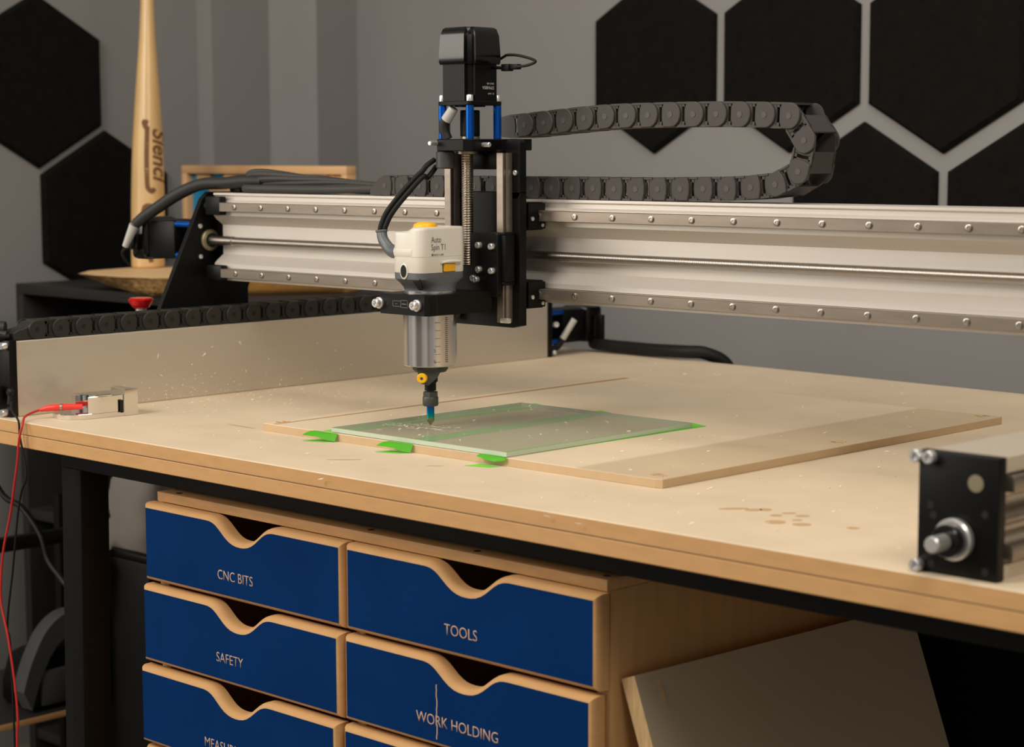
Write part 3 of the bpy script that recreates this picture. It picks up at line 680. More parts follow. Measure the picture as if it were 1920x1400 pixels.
for x in (507, 573):
    s = MB(); s.cyl((x, 212.2, 167), (x, 209.8, 167), 7, 24); s.build('washer', CHROME, ck); bolt('clamp_bolt', (x, 210, 167), (0, -1, 0), 5.4, 7, ck)
for x in (522, 563): s = MB(); s.cyl((x, 212.3, 167), (x, 211.6, 167), 2, 12); s.build('bolt_hole', HOLE_M, ck)
s = MB()
for a, b, c, d in ((530, 544, 170.5, 171), (530, 544, 164, 164.5), (544, 556, 171.5, 172), (544, 556, 163, 163.5), (530, 530.6, 164, 171), (544, 544.6, 163, 172), (556, 556.6, 164.5, 170.5), (534, 538, 167, 167.5), (546, 554, 167, 168)):
    s.box(a, b, 211.8, 212.3, c, d)
s.build('tool_emblem', INK, ck)

# ------------------------------------------------------------------ spindle
ts = thing('router_spindle', (547, 257, 91), 'silver router spindle with white head and yellow button, held in the black clamp', 'router spindle')
SX, SY = 547, 257
N = 72
def foot(th, k=1.0):
    """radius of the head's rounded, front-chamfered footprint"""
    P = [(517, 234), (521, 224), (530, 215.5), (534, 214), (569, 214), (573.5, 216), (576.5, 220), (577.3, 225), (577.3, 284), (573, 288.5), (522, 288.5), (517, 284)]
    dx, dy = math.cos(th), math.sin(th); best = 1e9
    for i in range(len(P)):
        (ax, ay), (bx_, by_) = P[i], P[(i + 1) % len(P)]; ex, ey = bx_ - ax, by_ - ay; den = dx * ey - dy * ex
        if abs(den) < 1e-9: continue
        tt = ((ax - SX) * ey - (ay - SY) * ex) / den; u = ((ax - SX) * dy - (ay - SY) * dx) / den
        if tt > 0 and -1e-6 <= u <= 1 + 1e-6: best = min(best, tt)
    return best
TH = [2 * math.pi * i / N for i in range(N)]
FR = [foot(a) for a in TH]
def hring(z, k=1.0, circ=None, blend=0.0, zf=None):
    out = []
    for a, r in zip(TH, FR):
        rr = r * k * (1 - blend) + (circ or 0) * blend; x, y = SX + rr * math.cos(a), SY + rr * math.sin(a)
        out.append((x, y, zf(x, y) if zf else z))
    return out
def top_z(x, y):
    u = max(0, min(1, ((x - 517) + (y - 214) - 37) / 11)); u = u * u * (3 - 2 * u); return 252.2 + 5.6 * u + 0.012 * (y - 214)
s = MB(); rings = [hring(204.5, 0.99), hring(205.5, 1.0), hring(222.8, 1.0), hring(223.1, 0.985), hring(223.5, 0.985), hring(223.8, 1.0)]
rings += [hring(0, 0.992, zf=lambda x, y: top_z(x, y) - 3), hring(0, 0.98, zf=lambda x, y: top_z(x, y) - 1), hring(0, 0.955, zf=top_z)]
for k in (0.85, 0.7, 0.55, 0.4, 0.2, 0.05): rings.append(hring(0, k, zf=top_z))
s.loft(rings); hd = s.build('motor_head', WHITE_PL, ts)
s = MB(); s.loft([hring(204.6, 0.995), hring(202, 0.995), hring(197, 0.99), hring(191, 0.9, 30, 0.3), hring(186, 0.84, 30.5, 0.75), hring(183.5, 0.84, 31, 1), hring(179, 0.84, 31, 1)][::-1]); s.build('lower_housing', GREY_PL, hd)
s = MB(); s.prism([(566, 197), (577, 197), (571.5, 185)], 'y', 206, 222); 
s = MB(); a = math.atan2(-0.9, 0.42); 
def on_head(th, z, k=1.0): r = foot(th) * k; return Vector((SX + r * math.cos(th), SY + r * math.sin(th), z))
s = MB(); s.loft([[(560, 218.5, 197.5), (572, 219.2, 197.5), (569, 226, 186), (565, 226, 186)], [(560, 214.6, 197.8), (574, 216.2, 197.8), (569.5, 224, 184), (565, 222, 184)]]); s.build('air_vent', HOLE_M, hd)
s = MB(); s.cyl((548.5, 214.6, 206.5), (548.5, 212.6, 206.5), 6.9, 28, ch=0.8)
for v in s.bm.verts: v.co.z = 206.5 + (v.co.z - 206.5) * 1.4
s.build('port_rim', WHITE_PL, hd)
s = MB(); s.cyl((548.8, 213.2, 206.5), (548.8, 212.3, 206.5), 5, 28)
for v in s.bm.verts: v.co.z = 206.5 + (v.co.z - 206.5) * 1.5
s.build('port_bore', HOLE_M, hd)
s = MB(); s.box(533, 562, 213.5, 214.6, 224.5, 232.5, 0.5); s.build('trim_panel', WHITE_PL, hd)
s = MB(); s.prism([(246, 215.6), (246, 218), (258, 219.6), (276, 218.8), (278, 217), (276, 215.6)][::-1], 'x', 575, 583, 1.2)
s.build('switch_hood', WHITE_PL, hd)
s = MB(); s.box(575, 577.6, 249.5, 271, 205, 215.4, 0.3); s.build('switch_frame', HOLE_M, hd)
s = MB(); s.loft([[(577, 250.5, 205.8), (577, 270, 205.8), (577, 270, 214.8), (577, 250.5, 214.8)], [(580.5, 250.5, 205.8), (578.5, 270, 205.8), (578.5, 270, 214.8), (580.5, 250.5, 214.8)]]); s.build('power_switch', YELLOW, hd)
s = MB(); s.lathe(543.5, 253.5, [(14.5, 257.5), (14.5, 259.5), (13, 261.8), (8, 263.6), (1, 264.2)], 36); s.build('speed_button', YELLOW, hd)
text('Auto', 10.2, (577.5, 231, 240.6), (0, 1, 0), (0, 0, 1), INK, hd, xs=0.8, ext=0.1)
text('Spin T1', 10.2, (577.5, 231, 231.6), (0, 1, 0), (0, 0, 1), INK, hd, xs=0.8, ext=0.1)
text('SIENCI LABS', 3.4, (577.5, 235, 224.8), (0, 1, 0), (0, 0, 1), INK, hd, xs=0.9, ext=0.1)
s = MB(); s.cyl((577.4, 233, 226), (577.6, 233, 226), 1.6, 14); s.build('emblem', INK, hd)
s = MB(); s.lathe(SX, SY, [(31, 184), (31.5, 182)], 48); 
s = MB(); s.lathe(SX, SY, [(31.5, 91), (32.4, 92), (32.4, 182)], 72); by = s.build('steel_body', TURNED, ts)
s = MB()
for k in range(23):
    z = 97 + k * 2.4
    s.box(SX + 32.2, SX + 32.65, SY - 5, SY - 1.5, z, z + 1.2)
for k in range(6):
    z = 97 + k * 9.5
    s.box(SX + 29.0, SX + 29.6, SY - 16, SY - 11.5, z, z + 0.6) if False else s.prism([(SX + 30.3, SY - 12.1), (SX + 30.6, SY - 12.2), (SX + 27.5, SY - 18.2), (SX + 27.2, SY - 18.0)], 'z', z, z + 0.6)
s.build('depth_scale', INK, by)
for b, z in (('6', 96), ('5', 109)):
    text(b, 6.5, (SX + 26.6, SY - 19.6, z), (0.5, 0.87, 0), (0, 0, 1), INK, by, ext=0.1)
s = MB(); s.lathe(SX, SY, [(19, 83), (21.5, 86), (21.5, 91.2)], 40)
c_, r_ = Vector((0.7246, -0.689, 0)), Vector((0.689, 0.7246, 0))
def pw(a, b, z): v = Vector((SX, SY, 0)) + c_ * a + r_ * b; return (v.x, v.y, z)
s.loft([[pw(20, -16, 88), pw(20, 14, 88), pw(6, 14, 88), pw(6, -16, 88)], [pw(20, -14, 78), pw(20, 9, 78), pw(6, 9, 78), pw(6, -14, 78)], [pw(19, -11, 70), pw(19, -2, 68), pw(8, -2, 68), pw(8, -11, 70)]])
s.build('nose_housing', DGREY_PL, ts)
s = MB(); s.cyl(pw(18, -9, 77.4), pw(23.5, -10.5, 77), 6.2, 28, ch=1); s.build('lock_button', YELLOW, ts)
s = MB(); s.cyl(pw(23.4, -10.5, 77), pw(23.8, -10.6, 77), 1.8, 14); s.build('lock_pin', DGREY_PL, ts)
s = MB(); s.lathe(SX, SY, [(9, 86), (9, 71), (7, 69), (7, 60)], 32); s.build('shaft', BLACK_METAL, ts)
s = MB(); s.prism([(SX + 9.8 * math.cos(math.radians(60 * i + 12)), SY + 9.8 * math.sin(math.radians(60 * i + 12))) for i in range(6)], 'z', 52, 58.5, 0.8); s.lathe(SX, SY, [(8.6, 41), (9.6, 42.5), (9.6, 51.5), (9, 52.5)], 32); s.build('collet_nut', DGREY_PL, ts)
# gland and twin leads of the spindle
s = MB(); s.cyl((520, 240, 228), (509, 240, 227), 8.5, 22, ch=1.5); s.build('cable_boss', WHITE_PL, ts)
s = MB(); s.tube([(509, 240.5, 226.5), (498, 242, 227), (489, 243, 232), (480, 243, 241), (476, 244, 251)], 6, 14, radii=[7.6, 7.4, 7, 6.6, 6.4]); s.cyl((476.3, 244, 250), (476, 244, 253), 7.6, 20, ch=0.8); s.build('strain_relief', GREY_PL, ts)
for P in ([(474.5, 243, 250), (475, 244, 258), (479, 250, 274.2), (490.3, 262, 295.6), (502.1, 278, 316.9), (507, 284, 324), (511, 288, 331), (512, 300, 338)], [(479, 246, 250), (480.5, 247, 258), (486.4, 253, 274.3), (498.6, 265, 295.6), (509.3, 282, 316.9), (508, 291, 316), (509, 298, 322), (509, 306, 330)]):
    s = MB(); s.tube(P, 3.2, 12); s.build('power_lead', CABLE_B, ts)

tb = thing('router_bit', (547, 257, 17), 'blue and teal iridescent pointed router bit in the collet, tip just above the glass', 'router bit')
s = MB(); s.lathe(SX, SY, [(0.15, 17), (4.3, 22.5), (4.6, 25), (4.7, 40.9)], 32)
for v in s.bm.verts:      # ground flat flute on the left
    d = (Vector((v.co.x - SX, v.co.y - SY, 0))).dot((c_ - r_ * 0.6).normalized())
    if v.co.z < 38 and d > 2.6: v.co -= (c_ - r_ * 0.6).normalized() * (d - 2.6)
s.build('bit_shank', RAINBOW, tb)

# ------------------------------------------------------------------ cable bundle on the gantry top
tk = thing('cable_bundle', (100, 430, 289), 'bundle of braided cable sleeves folded on the gantry top, running down to the left motor', 'cable bundle')
s = MB(); core = [((270, 424, 301), 3.5), ((215, 424, 303), 5), ((160, 425, 304.5), 6.5), ((110, 426, 305.5), 8), ((60, 427, 308), 9.5), ((20, 428, 310), 10.5), ((-8, 430, 310.5), 9), ((-20, 432, 306), 5)]
for k in range(9):      # loosely twisted strands inside an open braid
    P = []
    for i, (c, rr) in enumerate(core):
        a = 2 * math.pi * k / 8 + i * 0.35; rr = rr if k < 8 else 0
        P.append((c[0], c[1] + rr * math.cos(a), c[2] + rr * 0.9 * math.sin(a)))
    s.tube(P, 3.4, 8, radii=[2.8, 3.2, 4, 4.6, 5, 5, 4.6, 3])
s.build('sleeve', BRAID_G, tk)
s = MB(); s.tube([(270, 420, 298), (180, 412, 296), (80, 408, 295.5), (10, 408, 295.5), (-8, 420, 296), (-14, 432, 299), (0, 444, 304)], 6, 14); s.build('sleeve', BRAID_G, tk)
s = MB(); s.tube([(260, 434, 296), (160, 434, 297), (60, 434, 296.5), (0, 432, 296.5), (-12, 426, 300), (0, 420, 306)], 6.5, 14); s.build('sleeve', BRAID, tk)
s = MB(); s.tube([(30, 420, 306), (-10, 418, 306), (-50, 412, 303), (-95, 404, 301), (-135, 392, 287), (-170, 378, 266), (-192, 366, 250), (-203, 360, 240)], 8, 16, radii=[8, 9, 9, 9, 9.5, 9, 8.6, 7.5]); s.build('sleeve', BRAID, tk)
s = MB(); s.box(-56, -30, 424, 450, 289.3, 300, 3); s.build('cable_tie_mount', BLACK_SATIN, tk)
s = MB(); s.cyl((-204, 359, 239), (-220, 353, 207), 7.8, 20, r1=4.8); s.build('cable_sleeve', GREY_LABEL, tk, 'pale grey heat-shrink sleeve')

# ------------------------------------------------------------------ on the bench: wasteboard, glass, tapes, probe ...
t = thing('wasteboard', (660, 510, 0), 'thin rectangular MDF wasteboard lying flat on the bench under the glass', 'board')
s = MB(); s.prism([(338, 165), (346, 163.2), (972, 173.2), (980, 176), (986, 846), (336, 852)], 'z', 0, 9.7, 0.5); o = s.build('board', [WASTE, MDF_EDGE2], t, smooth=False); edge_mat(o)
s = MB(); s.loft([[(358, 166, 9.4), (361, 166, 9.4), (357.5, 849, 9.4), (348, 849, 9.4)], [(358, 166, 9.95), (361, 166, 9.95), (357.5, 849, 9.95), (348, 849, 9.95)]]); s.build('groove', mat('groove_brown', S(176, 128, 74), 0.8), t, smooth=False)
for x, y in ((960, 193), (962, 518), (966, 832), (327 + 25, 186)):
    s = MB(); s.cyl((x, y, 9.5), (x, y, 9.9), 4.5, 18)
    for k in range(7):
        a = random.uniform(0, 6.28); q = Vector((x + 7 * math.cos(a), y + 7 * math.sin(a), 0)); s.box(q.x - 2.5, q.x + 2.5, q.y - 1, q.y + 1, 9.6, 10.3)
    s.build('screw_hole', STAIN, t, smooth=False)

tps = []
for x, lab in ((466, 'green tape strip under the left edge of the glass, leftmost of the three'), (597, 'green tape strip running under the middle of the glass'), (745, 'green tape strip under the right edge of the glass, nearest the camera')):
    w = 17
    t = thing('tape_strip', (x, 350, 9.7), lab, 'tape', 'green masking tapes under the glass')
    s = MB(); y1 = {466: 538, 597: 542, 745: 530}[x]; sk = {466: 8, 597: -8, 745: 8}[x]
    s.loft([[(x - w, 169, 9.85), (x + w - 4, 169, 9.85), (x + w - 4 + sk, y1 - 12, 9.85), (x - w + sk, y1, 9.85)], [(x - w, 169, 10.1), (x + w - 4, 169, 10.1), (x + w - 4 + sk, y1 - 12, 10.1), (x - w + sk, y1, 10.1)]]); s.build('strip', TAPE, t, smooth=False)
    s = MB(); rows = []
    ye = 163 + (x - 346) * 0.016 - 0.5
    for k in range(10):
        u = k / 9
        if x < 740:        # one side of the tab curls out, the other folds down the board edge
            rows.append([(x - 16 - 3 * u, ye - 1.0 - 26 * u, 10.1 + 3 * math.sin(u * 3.0) - 2.5 * u), (x - 2, ye - 0.8 - 17 * u, 10.1 + 1.5 * math.sin(u * 3) - 4 * u * u), (x + 8, ye - 0.6 - 9 * u, 10.1 - 8 * u * u), (x + 16, ye - 0.6 - 5 * u, 10.1 - 9.4 * u)])
        else: rows.append([(x - 20 - 2 * u, ye - 1 - 8 * u, 10.1 + 1.5 * math.sin(u * 3.0) - 1.5 * u), (x - 8, ye - 0.8 - 11 * u, 10.1 + 2 * math.sin(u * 3) - 3 * u), (x + 6, ye - 0.6 - 8 * u, 10.1 + 1.5 * math.sin(u * 3) - 5 * u * u), (x + 17, ye - 0.6 - 3 * u, 10.1 - 3 * u)])
    s.loft(rows, False, False, False)
    bmesh.ops.solidify(s.bm, geom=s.bm.faces[:], thickness=0.2); s.build('tab', TAPE, t)
    s = MB(); s.loft([[(x - 17, 161, 0.15), (x + 12, 161, 0.15), (x + 6, 150, 0.15), (x - 22, 141, 0.15)], [(x - 17, 161, 0.4), (x + 12, 161, 0.4), (x + 6, 150, 0.4), (x - 22, 141, 0.4)]]); s.build('tail', TAPE, t, smooth=False)

t = thing('glass_sheet', (624, 333, 10.2), 'greenish rectangular glass sheet with white engraving, taped on the wasteboard', 'glass sheet')
G = [(467, 167.5), (761, 169), (761, 497), (482, 497)]
s = MB(); s.prism([(466.5, 167.5), (761.2, 169), (761.2, 497), (470, 497)], 'z', 10.3, 16.0, 0.4); o = s.build('glass', [GLASS, GLASS_EDGE, clear_mat()], t, smooth=False)
for p in o.data.polygons:
    if abs(p.normal.z) < 0.5: p.material_index = 1
    elif p.normal.z < -0.9: p.material_index = 2
s = MB(); random.seed(11)
for y0_, n_ in ((236, 22), (224, 26)):
    for k in range(n_):
        x = 490 + k * (96 / n_) + random.uniform(-2, 2); y = y0_ + random.uniform(-4, 10) + (x - 490) * (0.12 if y0_ < 230 else 0.3); L = random.uniform(3, 9); a = random.uniform(-0.3, 1.6)
        d = Vector((math.cos(a), math.sin(a), 0)) * L; nn = Vector((-math.sin(a), math.cos(a), 0)) * 0.7; p = Vector((x, y, 16.1))
        s.face([tuple(p - nn), tuple(p + d - nn), tuple(p + d + nn), tuple(p + nn)])
s.build('engraving', SHAVE, t, smooth=False)

t = thing('touch_probe', (85, 96, 0), 'polished chrome touch probe block on the bench by the left rail', 'touch probe')
s = MB(); arc = [(97 - 0, 96)]
prof = [(92, 132), (62, 140)] 
body = [(95, 138), (93, 120), (92.5, 100), (90, 78), (84, 60), (74, 50), (60, 46), (46, 48), (36, 54), (30, 66), (34, 100), (44, 140)]
body = catmull([Vector((p[0], p[1])) .to_3d() for p in body], 4); body = [(p.x, p.y) for p in body]
low = [p for p in body]
s.prism(low, 'z', 0, 7, 0.6)
up_ = [(95, 138), (93, 120), (92.5, 100), (91, 84), (88, 74), (85, 82), (80, 88), (73, 91), (66, 90), (59, 85), (54, 77), (40, 80), (36, 100), (44, 140)]
s.prism(up_, 'z', 6, 29, 0.8)
s.prism([(97, 140), (96, 126), (66, 132), (50, 136), (52, 146), (97, 146)], 'z', 0, 35.5, 0.8)
s.prism([(93, 108), (90, 84), (80, 82), (82, 108)], 'z', 26, 31, 0.8)
s.build('block', MIRROR, t)
s = MB(); s.box(95.4, 96.8, 119, 123.5, 5, 22); s.build('slot', HOLE_M, t)
t = thing('probe_lead', (30, 20, 0), 'red test lead plugged into the chrome probe, hanging over the bench edge', 'cable')
s = MB(); s.tube([(72, 76, 15), (60, 62, 15), (50, 50, 14.5), (42, 42, 13.5), (36, 34, 11.5)], 3.8, 14, radii=[3.6, 4.2, 4.6, 4.2, 2.4]); s.build('plug', RED_PL, t)
s = MB(); s.cyl((56, 56, 15), (53.8, 53.8, 15), 4.7, 18); s.build('contact_ring', BRASS, t)
s = MB(); s.tube([(37, 35, 12), (35, 27, 10), (42, 8, 6), (58, -6, 0), (58, -12, -20), (52, -12, -50), (42, -11, -80), (24, -8, -125), (6, -8, -170), (-3, -8, -210), (-5, -8, -247), (9, -8, -290), (22, -8, -350), (27, -8, -400), (23, -8, -450), (22, -8, -700), (60, -6, -876)], 1.6, 10); s.build('wire', RED_WIRE, t)
t = thing('thin_lead', (40, 0, 0), 'thin black lead hanging from the left rail end over the bench edge', 'cable')
s = MB(); s.tube([(12, 6, 22), (24, 0, 12), (46, -5, 2), (50, -6, -18), (55, -6, -34), (61, -6, -54), (62, -6, -72), (49, -6, -92), (36, -5, -130), (18, -3, -200), (0, -3, -280), (8, -3, -350), (12, -3, -876)], 1.5, 8); s.build('wire', CABLE_B, t)
# cables at the front end of the left rail
t = thing('cable_bundle', (-60, 0, 60), 'black braided cables gathered at the front end of the left side rail', 'cable bundle')
s = MB(); s.tube([(-24, 23, 117), (-34, 14, 117), (-60, -8, 112), (-110, -30, 98)], 9, 14); s.build('sleeve', BRAID, t)
s = MB(); s.tube([(-12, 18, 109), (-28, 7, 109.5), (-64, -16, 104), (-120, -40, 94)], 5, 12); s.build('sleeve', BRAID, t)
s = MB(); s.tube([(-10, 20, 106.4), (-22, 5, 106.6), (-46, -12, 100), (-80, -24, 80)], 4, 12); s.build('sleeve', CABLE_B, t)
for z in (38, 30, 22):
    s = MB(); s.tube([(-10, 5, z), (-25, 3, z + 1), (-50, 0, z - 1), (-100, -10, z)], 4, 10); s.build('sleeve', CABLE_B, t)

t = thing('emergency_button', (-135, 320, 0), 'red mushroom emergency stop button on a dark bracket behind the left chain', 'stop button')
s = MB(); s.box(-170, -96, 298, 340, 105, 112, 1.5); s.box(-166, -156, 298, 340, 0, 105, 1); s.build('bracket', DGREY_PL, t)
s = MB(); s.lathe(-135, 319, [(11, 112), (11, 115), (8, 116), (8, 120)], 28); s.build('collar', CHROME, t)
s = MB(); s.lathe(-135, 319, [(9, 119), (13, 122), (18, 130), (18.6, 133), (16, 135.5), (8, 135), (0.5, 134.6)], 36); s.build('button_head', RED_AL, t)

t = thing('cable_hose', (120, 1115, 0), 'thick black cable hose lying along the far edge of the bench behind the rail', 'hose')
s = MB(); s.tube([(-40, 1228, 8), (-36, 1214, 13), (-10, 1186, 14), (30, 1178, 13), (70, 1180, 12.5), (120, 1178, 12.5), (165, 1176, 13.5), (200, 1180, 14), (228, 1196, 12), (252, 1222, -8), (262, 1236, -60)], 11, 16); s.build('hose', CABLE_B, t)

# shavings and rub marks
s = MB(); random.seed(21)
def flake(c, L, w, ax, lift=0.0):
    a = random.uniform(0, 6.28); u = Vector((math.cos(a), math.sin(a), 0)); v = Vector((-math.sin(a), math.cos(a), 0))
    if ax == 'x': u = Vector((0, math.cos(a), math.sin(a))); v = Vector((0, -math.sin(a), math.cos(a)))
    nn = Vector((0, 0, 1)) if ax == 'z' else Vector((1, 0, 0)); c = Vector(c)
    P = [c - u * L, c + v * w - u * L * 0.2 + nn * 0.6, c + u * L + nn * lift, c - v * w + nn * 0.3]
    Q = [p + nn * 0.35 for p in P]; s.loft([[tuple(p) for p in P], [tuple(p) for p in Q]])
for k in range(420):
    x, y = random.uniform(120, 1380), random.uniform(40, 1120); z = 9.95 if 345 < x < 972 and 182 < y < 838 else 0.2
    if (z < 1 and 328 < x < 994 and 135 < y < 860) or (440 < x < 785 and (120 < y < 185 or 480 < y < 560)) or (448 < x < 484 and y < 560 and y > 130) : continue
    if z > 9 and (x < 378 or 755 < x < 785 and y < 530): continue
    if 484 < x < 755 and 186 < y < 480: z = 16.25
    elif 440 < x < 790 and 130 < y < 560: continue
    flake((x, y, z), random.choice((0.9, 1.3, 2.0, 3.2)), random.uniform(0.4, 0.9), 'z', random.uniform(0, 1.5))
for k in range(120):
    flake((random.uniform(6, 160), random.triangular(120, 700, 260), 0.2), random.choice((0.8, 1.2, 2.2)), random.uniform(0.3, 0.7), 'z', random.uniform(0, 1.5))
for k in range(90):
    y = random.triangular(100, 640, 270); z = abs(random.gauss(0, 22)) + 1
    if z < 90: flake((0.2, y, z), random.choice((0.7, 1.1, 2.0)), random.uniform(0.4, 0.9), 'x', random.uniform(0, 1))
for y, z in ((250, 64), (255, 36), (330, 60), (345, 70), (395, 72)): flake((0.2, y, z), 4, 0.8, 'x')
for p in ((986, -6, -4), (1027, -6, -6), (650, -6, -6)): flake(p, 3.5, 1, 'z', 1.5)
tag(s.build('shavings', SHAVE, smooth=False), 'scattered white plastic shavings on the bench and left rail', 'shavings', kind='stuff')
s = MB()
for x, y, a, L, w in ((1104, 135, 0.9, 15, 4.5), (1122, 143, 0.9, 9, 6), (1130, 152, 0.7, 6, 7), (1156, 134, 0.8, 6, 5), (1158, 152, 0.8, 7, 4), (1176, 149, 0.9, 7, 5), (1176, 106, 0.8, 10, 9), (1201, 113, 0.7, 9, 7), (1185, 128, 0.8, 5, 4), (1246, 131, 0.7, 6, 5), (592, 78, 0.75, 20, 2), (700, 118, 0.75, 10, 1.3), (288, 169, 0.0, 29, 2.2)):
    u = Vector((math.cos(a), math.sin(a), 0)); v = Vector((-math.sin(a), math.cos(a), 0)); c = Vector((x, y, 0.12))
    s.loft([[tuple(c + u * L * math.cos(q) + v * w * math.sin(q) + Vector((0, 0, h))) for q in [2 * math.pi * i / 14 for i in range(14)]] for h in (0, 0.12)])
tag(s.build('rub_marks', STAIN, smooth=False), 'tan scuff marks rubbed into the bench top near the right rail', 'marks', kind='stuff')

# ------------------------------------------------------------------ drawer cabinet
td = thing('drawer_cabinet', (640, 330, -TOP), 'plywood drawer cabinet with two columns of blue scooped drawers under the bench', 'drawer cabinet')
s = MB(); s.box(262, 280, 58, 600, -TOP, -84, 0.6); s.box(994, 1012, 58, 600, -TOP, -84, 0.6); s.box(628, 644, 62, 600, -TOP, -84); s.box(280, 994, 590, 600, -TOP, -84); s.box(280, 994, 62, 590, -TOP, -TOP + 18); s.build('carcass', PLY_FACE, td)
s = MB(); s.box(268, 1013, 51.8, 600, -83.4, -71.5, 0.8); s.build('top_board', PINE, td)
s = MB()
for x, y in ((300, 62), (650, 66), (1000, 66), (820, 64)): s.cyl((x, y, -71.8), (x, y, -71.2), 4, 14)
s.build('screw_hole', HOLE_M, td)
def drawer(xa, xb, zt, zb, yf, words, tx, tz_, size, crack=None):
    Pn = 20; xc = xa + (xb - xa) * 0.513; hw = 64; dp = 25
    P = [(xa, zb), (xb, zb), (xb, zt)]
    for i in range(Pn + 1):
        u = 1 - 2 * i / Pn; x = xc + hw * u; k = 0.5 * (1 + math.cos(math.pi * u)); k = k * k * (3 - 2 * k) * 0.5 + k * 0.5
        P.append((x, zt - dp * k))
    P.append((xa, zt)); P = P[::-1]
    q = MB(); rings = []
    for ins, y in ((6.2, yf), (2.4, yf + 2.2), (0.5, yf + 6), (0, yf + 9.5), (0, yf + 18)):
        R = offset_poly(P, ins) if ins else P; rings.append([(p[0], y, p[1]) for p in R])
    q.loft(rings); dr = q.build('drawer', MDF_EDGE, td)
    q = MB(); R = offset_poly(P, 6.0); q.loft([[(p[0], yf - 0.4, p[1]) for p in R], [(p[0], yf + 0.3, p[1]) for p in R]]); q.build('blue_face', BLUE_PAINT, dr, 'dark blue painted drawer face', smooth=False)
    text(words, size, (tx, yf - 0.35, tz_), (1, 0, 0), (0, 0, 1), LETTER_M, dr, xs=0.92, ext=0.12, thick=-0.002)
    q = MB(); q.box(xa + 14, xb - 14, yf + 18, yf + 22, zb + 6, zt - dp - 8); q.box(xa + 14, xa + 24, yf + 22, 560, zb + 6, zt - dp - 8); q.box(xb - 24, xb - 14, yf + 22, 560, zb + 6, zt - dp - 8); q.box(xa + 14, xb - 14, yf + 22, 560, zb + 4, zb + 8); q.build('drawer_box', MDF_EDGE, dr)
    if crack:
        q = MB(); random.seed(4); zz = zt - 28
        pts = []
        while zz > zb + 7: pts.append((crack + random.uniform(-0.7, 0.7), zz)); zz -= 3
        q.loft([[(p[0] - 0.7, yf - 0.5, p[1]), (p[0] + 0.7, yf - 0.5, p[1]), (p[0] + 0.7, yf - 0.2, p[1]), (p[0] - 0.7, yf - 0.2, p[1])] for p in pts]); q.build('chipped_seam', LETTER_M, dr, smooth=False)
    return dr
rows = [(-84.5, -182.5), (-187.5, -285), (-290, -388), (-393, -491), (-496, -594)]
LW = ['CNC BITS', 'SAFETY', 'MEASURING', None, None]; RWd = ['TOOLS', 'WORK HOLDING', None, None, None]
for i, (zt, zb) in enumerate(rows):
    yo = (0, -4, -9, -6, -3)[i]
    if i < 4:
        dx = (0, -1, -2, 0)[i]
        drawer(259 + dx, 634 + dx, zt, zb, 36 + yo, LW[i] or '', (408, 408, 388, 400)[i], (-158.5, -258.5, -366, -460)[i], 17)
        dy = (0, -3, -6, -4)[i]
        drawer(638, 1014 - (0, 3, 3, 3)[i], zt, zb, 36 + dy, RWd[i] or '', (798, 757, 800, 800)[i], (-159.5, -261, -366, -460)[i], 17, 789 if i == 1 else None)
for o in [o for o in bpy.data.objects if o.type == 'MESH' and len(o.data.vertices) == 0]: bpy.data.objects.remove(o)

# ------------------------------------------------------------------ leaning board, and a black sheet added to keep the right end dark
a = math.radians(20); t = thing('leaning_board', (1150, 320, -TOP), 'grey-faced plywood board leaning against the right side of the drawer cabinet', 'board')
nrm = Vector((math.cos(a), 0, math.sin(a))); dn = Vector((math.sin(a), 0, -math.cos(a)))
p0 = Vector((1033, 70, -168)); ev = Vector((0, 495, -13)); ex = Vector((0, 0, 0)); L = (880 - 181) / math.cos(a)
dn2 = dn + Vector((0, 0.0, 0))
def quad(off): return [p0 + off, p0 + ev + off, p0 + ev + dn * (L - 1) + off, p0 + dn * (L + 12) + off]
s = MB(); A_, B_ = [tuple(p) for p in quad(Vector((0, 0, 0)))], [tuple(p) for p in quad(-nrm * 18)]
s.loft([B_, A_]); o = s.build('board', [PLY_EDGE, GREYBOARD], t, smooth=False)
for p in o.data.polygons:
    if p.normal.dot(nrm) > 0.9: p.material_index = 1
s = MB()
for y, d_, L_ in ((92, 16, 6), (104, 22, 26)):
    c = p0 + Vector((0, y - 70, 0)) + dn * d_ + nrm * 0.2
    s.loft([[tuple(c + Vector((0, 3 * math.cos(q), 0)) * (1 if L_ < 10 else 0.8) + dn * L_ * 0.5 * math.sin(q) + nrm * h) for q in [2 * math.pi * i / 12 for i in range(12)]] for h in (0, 0.15)])
s.build('chipped_spot', PLY_EDGE, t, smooth=False)
s = MB(); s.box(860, 1880, 700, 718, -TOP, -70, 1); tag(s.build('dark_fill_sheet', BLACK_METAL), 'black sheet added to fill the dark space under the right end of the bench', 'sheet')  # made-up sheet, added so the space behind the leaning board stays dark

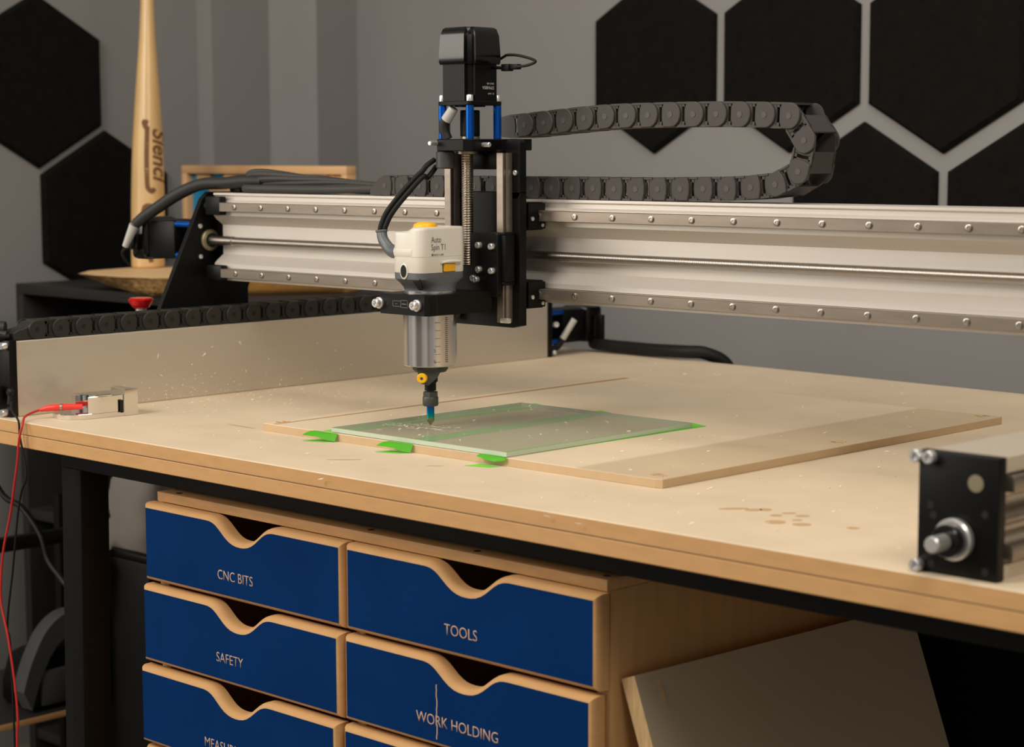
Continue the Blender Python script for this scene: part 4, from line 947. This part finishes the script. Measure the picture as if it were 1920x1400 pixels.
# ------------------------------------------------------------------ low rack and things under the left end
t = thing('low_rack', (-700, 470, -TOP), 'low black rack with a wood-edged shelf under the left end of the bench', 'rack')
s = MB(); s.box(-880, -566, 60, 664, -611, -600, 0.8); o = s.build('shelf', [CABINET_M, MDF_EDGE], t)
for p in o.data.polygons:
    if abs(p.normal.x) > 0.7: p.material_index = 1
s = MB(); s.box(-584, -566, 60, 664, -310, -287, 1); s.build('rail', BLACK_METAL, t)
for x in (-880, -584):
    for y in (30, 636):
        s = MB(); s.box(x, x + 18, y, y + 30, -TOP, -287, 1); s.build('post', BLACK_METAL, t)
t = thing('tool_bag', (-640, 470, -600), 'black tool bag with a grey arched handle on the low rack shelf', 'bag')
s = MB(); s.loft([[(x, y, z) for x, y in rrect(-700 + k, -590 - k, 400 + 1.2 * k, 640 - k, 20)] for z, k in ((-599, 4), (-592, 0), (-560, 0), (-515, 8), (-505, 20))]); s.build('bag_body', BLACK_SATIN, t)
s = MB(); P = [(-596, 378, -560), (-596, 386, -535), (-596, 400, -502), (-596, 425, -462), (-596, 460, -438), (-596, 500, -436), (-596, 550, -450), (-596, 590, -500)]
rows_ = catmull([Vector(p) for p in P], 6); s.loft([[(p.x - 20, p.y, p.z), (p.x + 14, p.y, p.z), (p.x + 14, p.y + 16, p.z - 34), (p.x - 20, p.y + 16, p.z - 34)] for p in rows_]); s.build('handle', GREY_DARK, t)
s = MB(); s.box(-592, -584, 415, 475, -592, -530, 4); s.build('pocket', GREY_DARK, t)
t = thing('black_crate', (-520, 600, -TOP), 'black crate standing behind the bench leg beside the drawers', 'crate')
s = MB(); s.box(-560, -390, 502, 672, -TOP, -330, 4); s.build('crate_body', BLACK_METAL, t)
s = MB(); s.box(-560, -390, 502, 672, -330, -318, 3); s.build('lid', BLACK_SATIN, t)
s = MB(); s.loft([[(x + 6 * math.sin(z * 0.3 + y * 0.05), y + 5 * math.sin(x * 0.09 + z * 0.05), z) for x, y in rrect(-548 + k, -402 - k, 510 + k, 662 - k, 26, 6)] for z, k in ((-317, 2), (-300, 0), (-270, 4), (-240, 8), (-205, 12), (-170, 22), (-160, 40))]); tag(s.build('cloth_sack', GREY_CLOTH), 'pale grey cloth sack slumped on the black crate beside the bench leg', 'sack')
t = thing('bar_clamp', (-480, 480, -TOP), 'black bar clamp with a shiny screw leaning by the bench leg', 'clamp')
s = MB(); s.box(-512, -500, 484, 496, -TOP, -300, 1); s.build('bar', BLACK_METAL, t)
s = MB(); s.cyl((-515, 486, -316), (-488, 492, -311), 7, 18, ch=1); s.build('screw', CHROME, t)
s = MB(); s.tube([(-508, 482, -322), (-492, 484, -345), (-498, 480, -372), (-506, 478, -420)], 9, 12); s.build('handle', GREY_DARK, t)
t = thing('power_cable', (-260, 200, -TOP), 'thick black cable sagging under the left end of the bench', 'cable')
s = MB(); s.tube([(-420, 200, -70), (-343, 200, -162), (-285, 200, -180), (-236, 200, -214), (-216, 200, -251), (-182, 200, -274), (-150, 200, -300), (-128, 200, -380), (-122, 200, -560), (-122, 200, -874)], 4.5, 10); s.build('cable', CABLE_B, t)
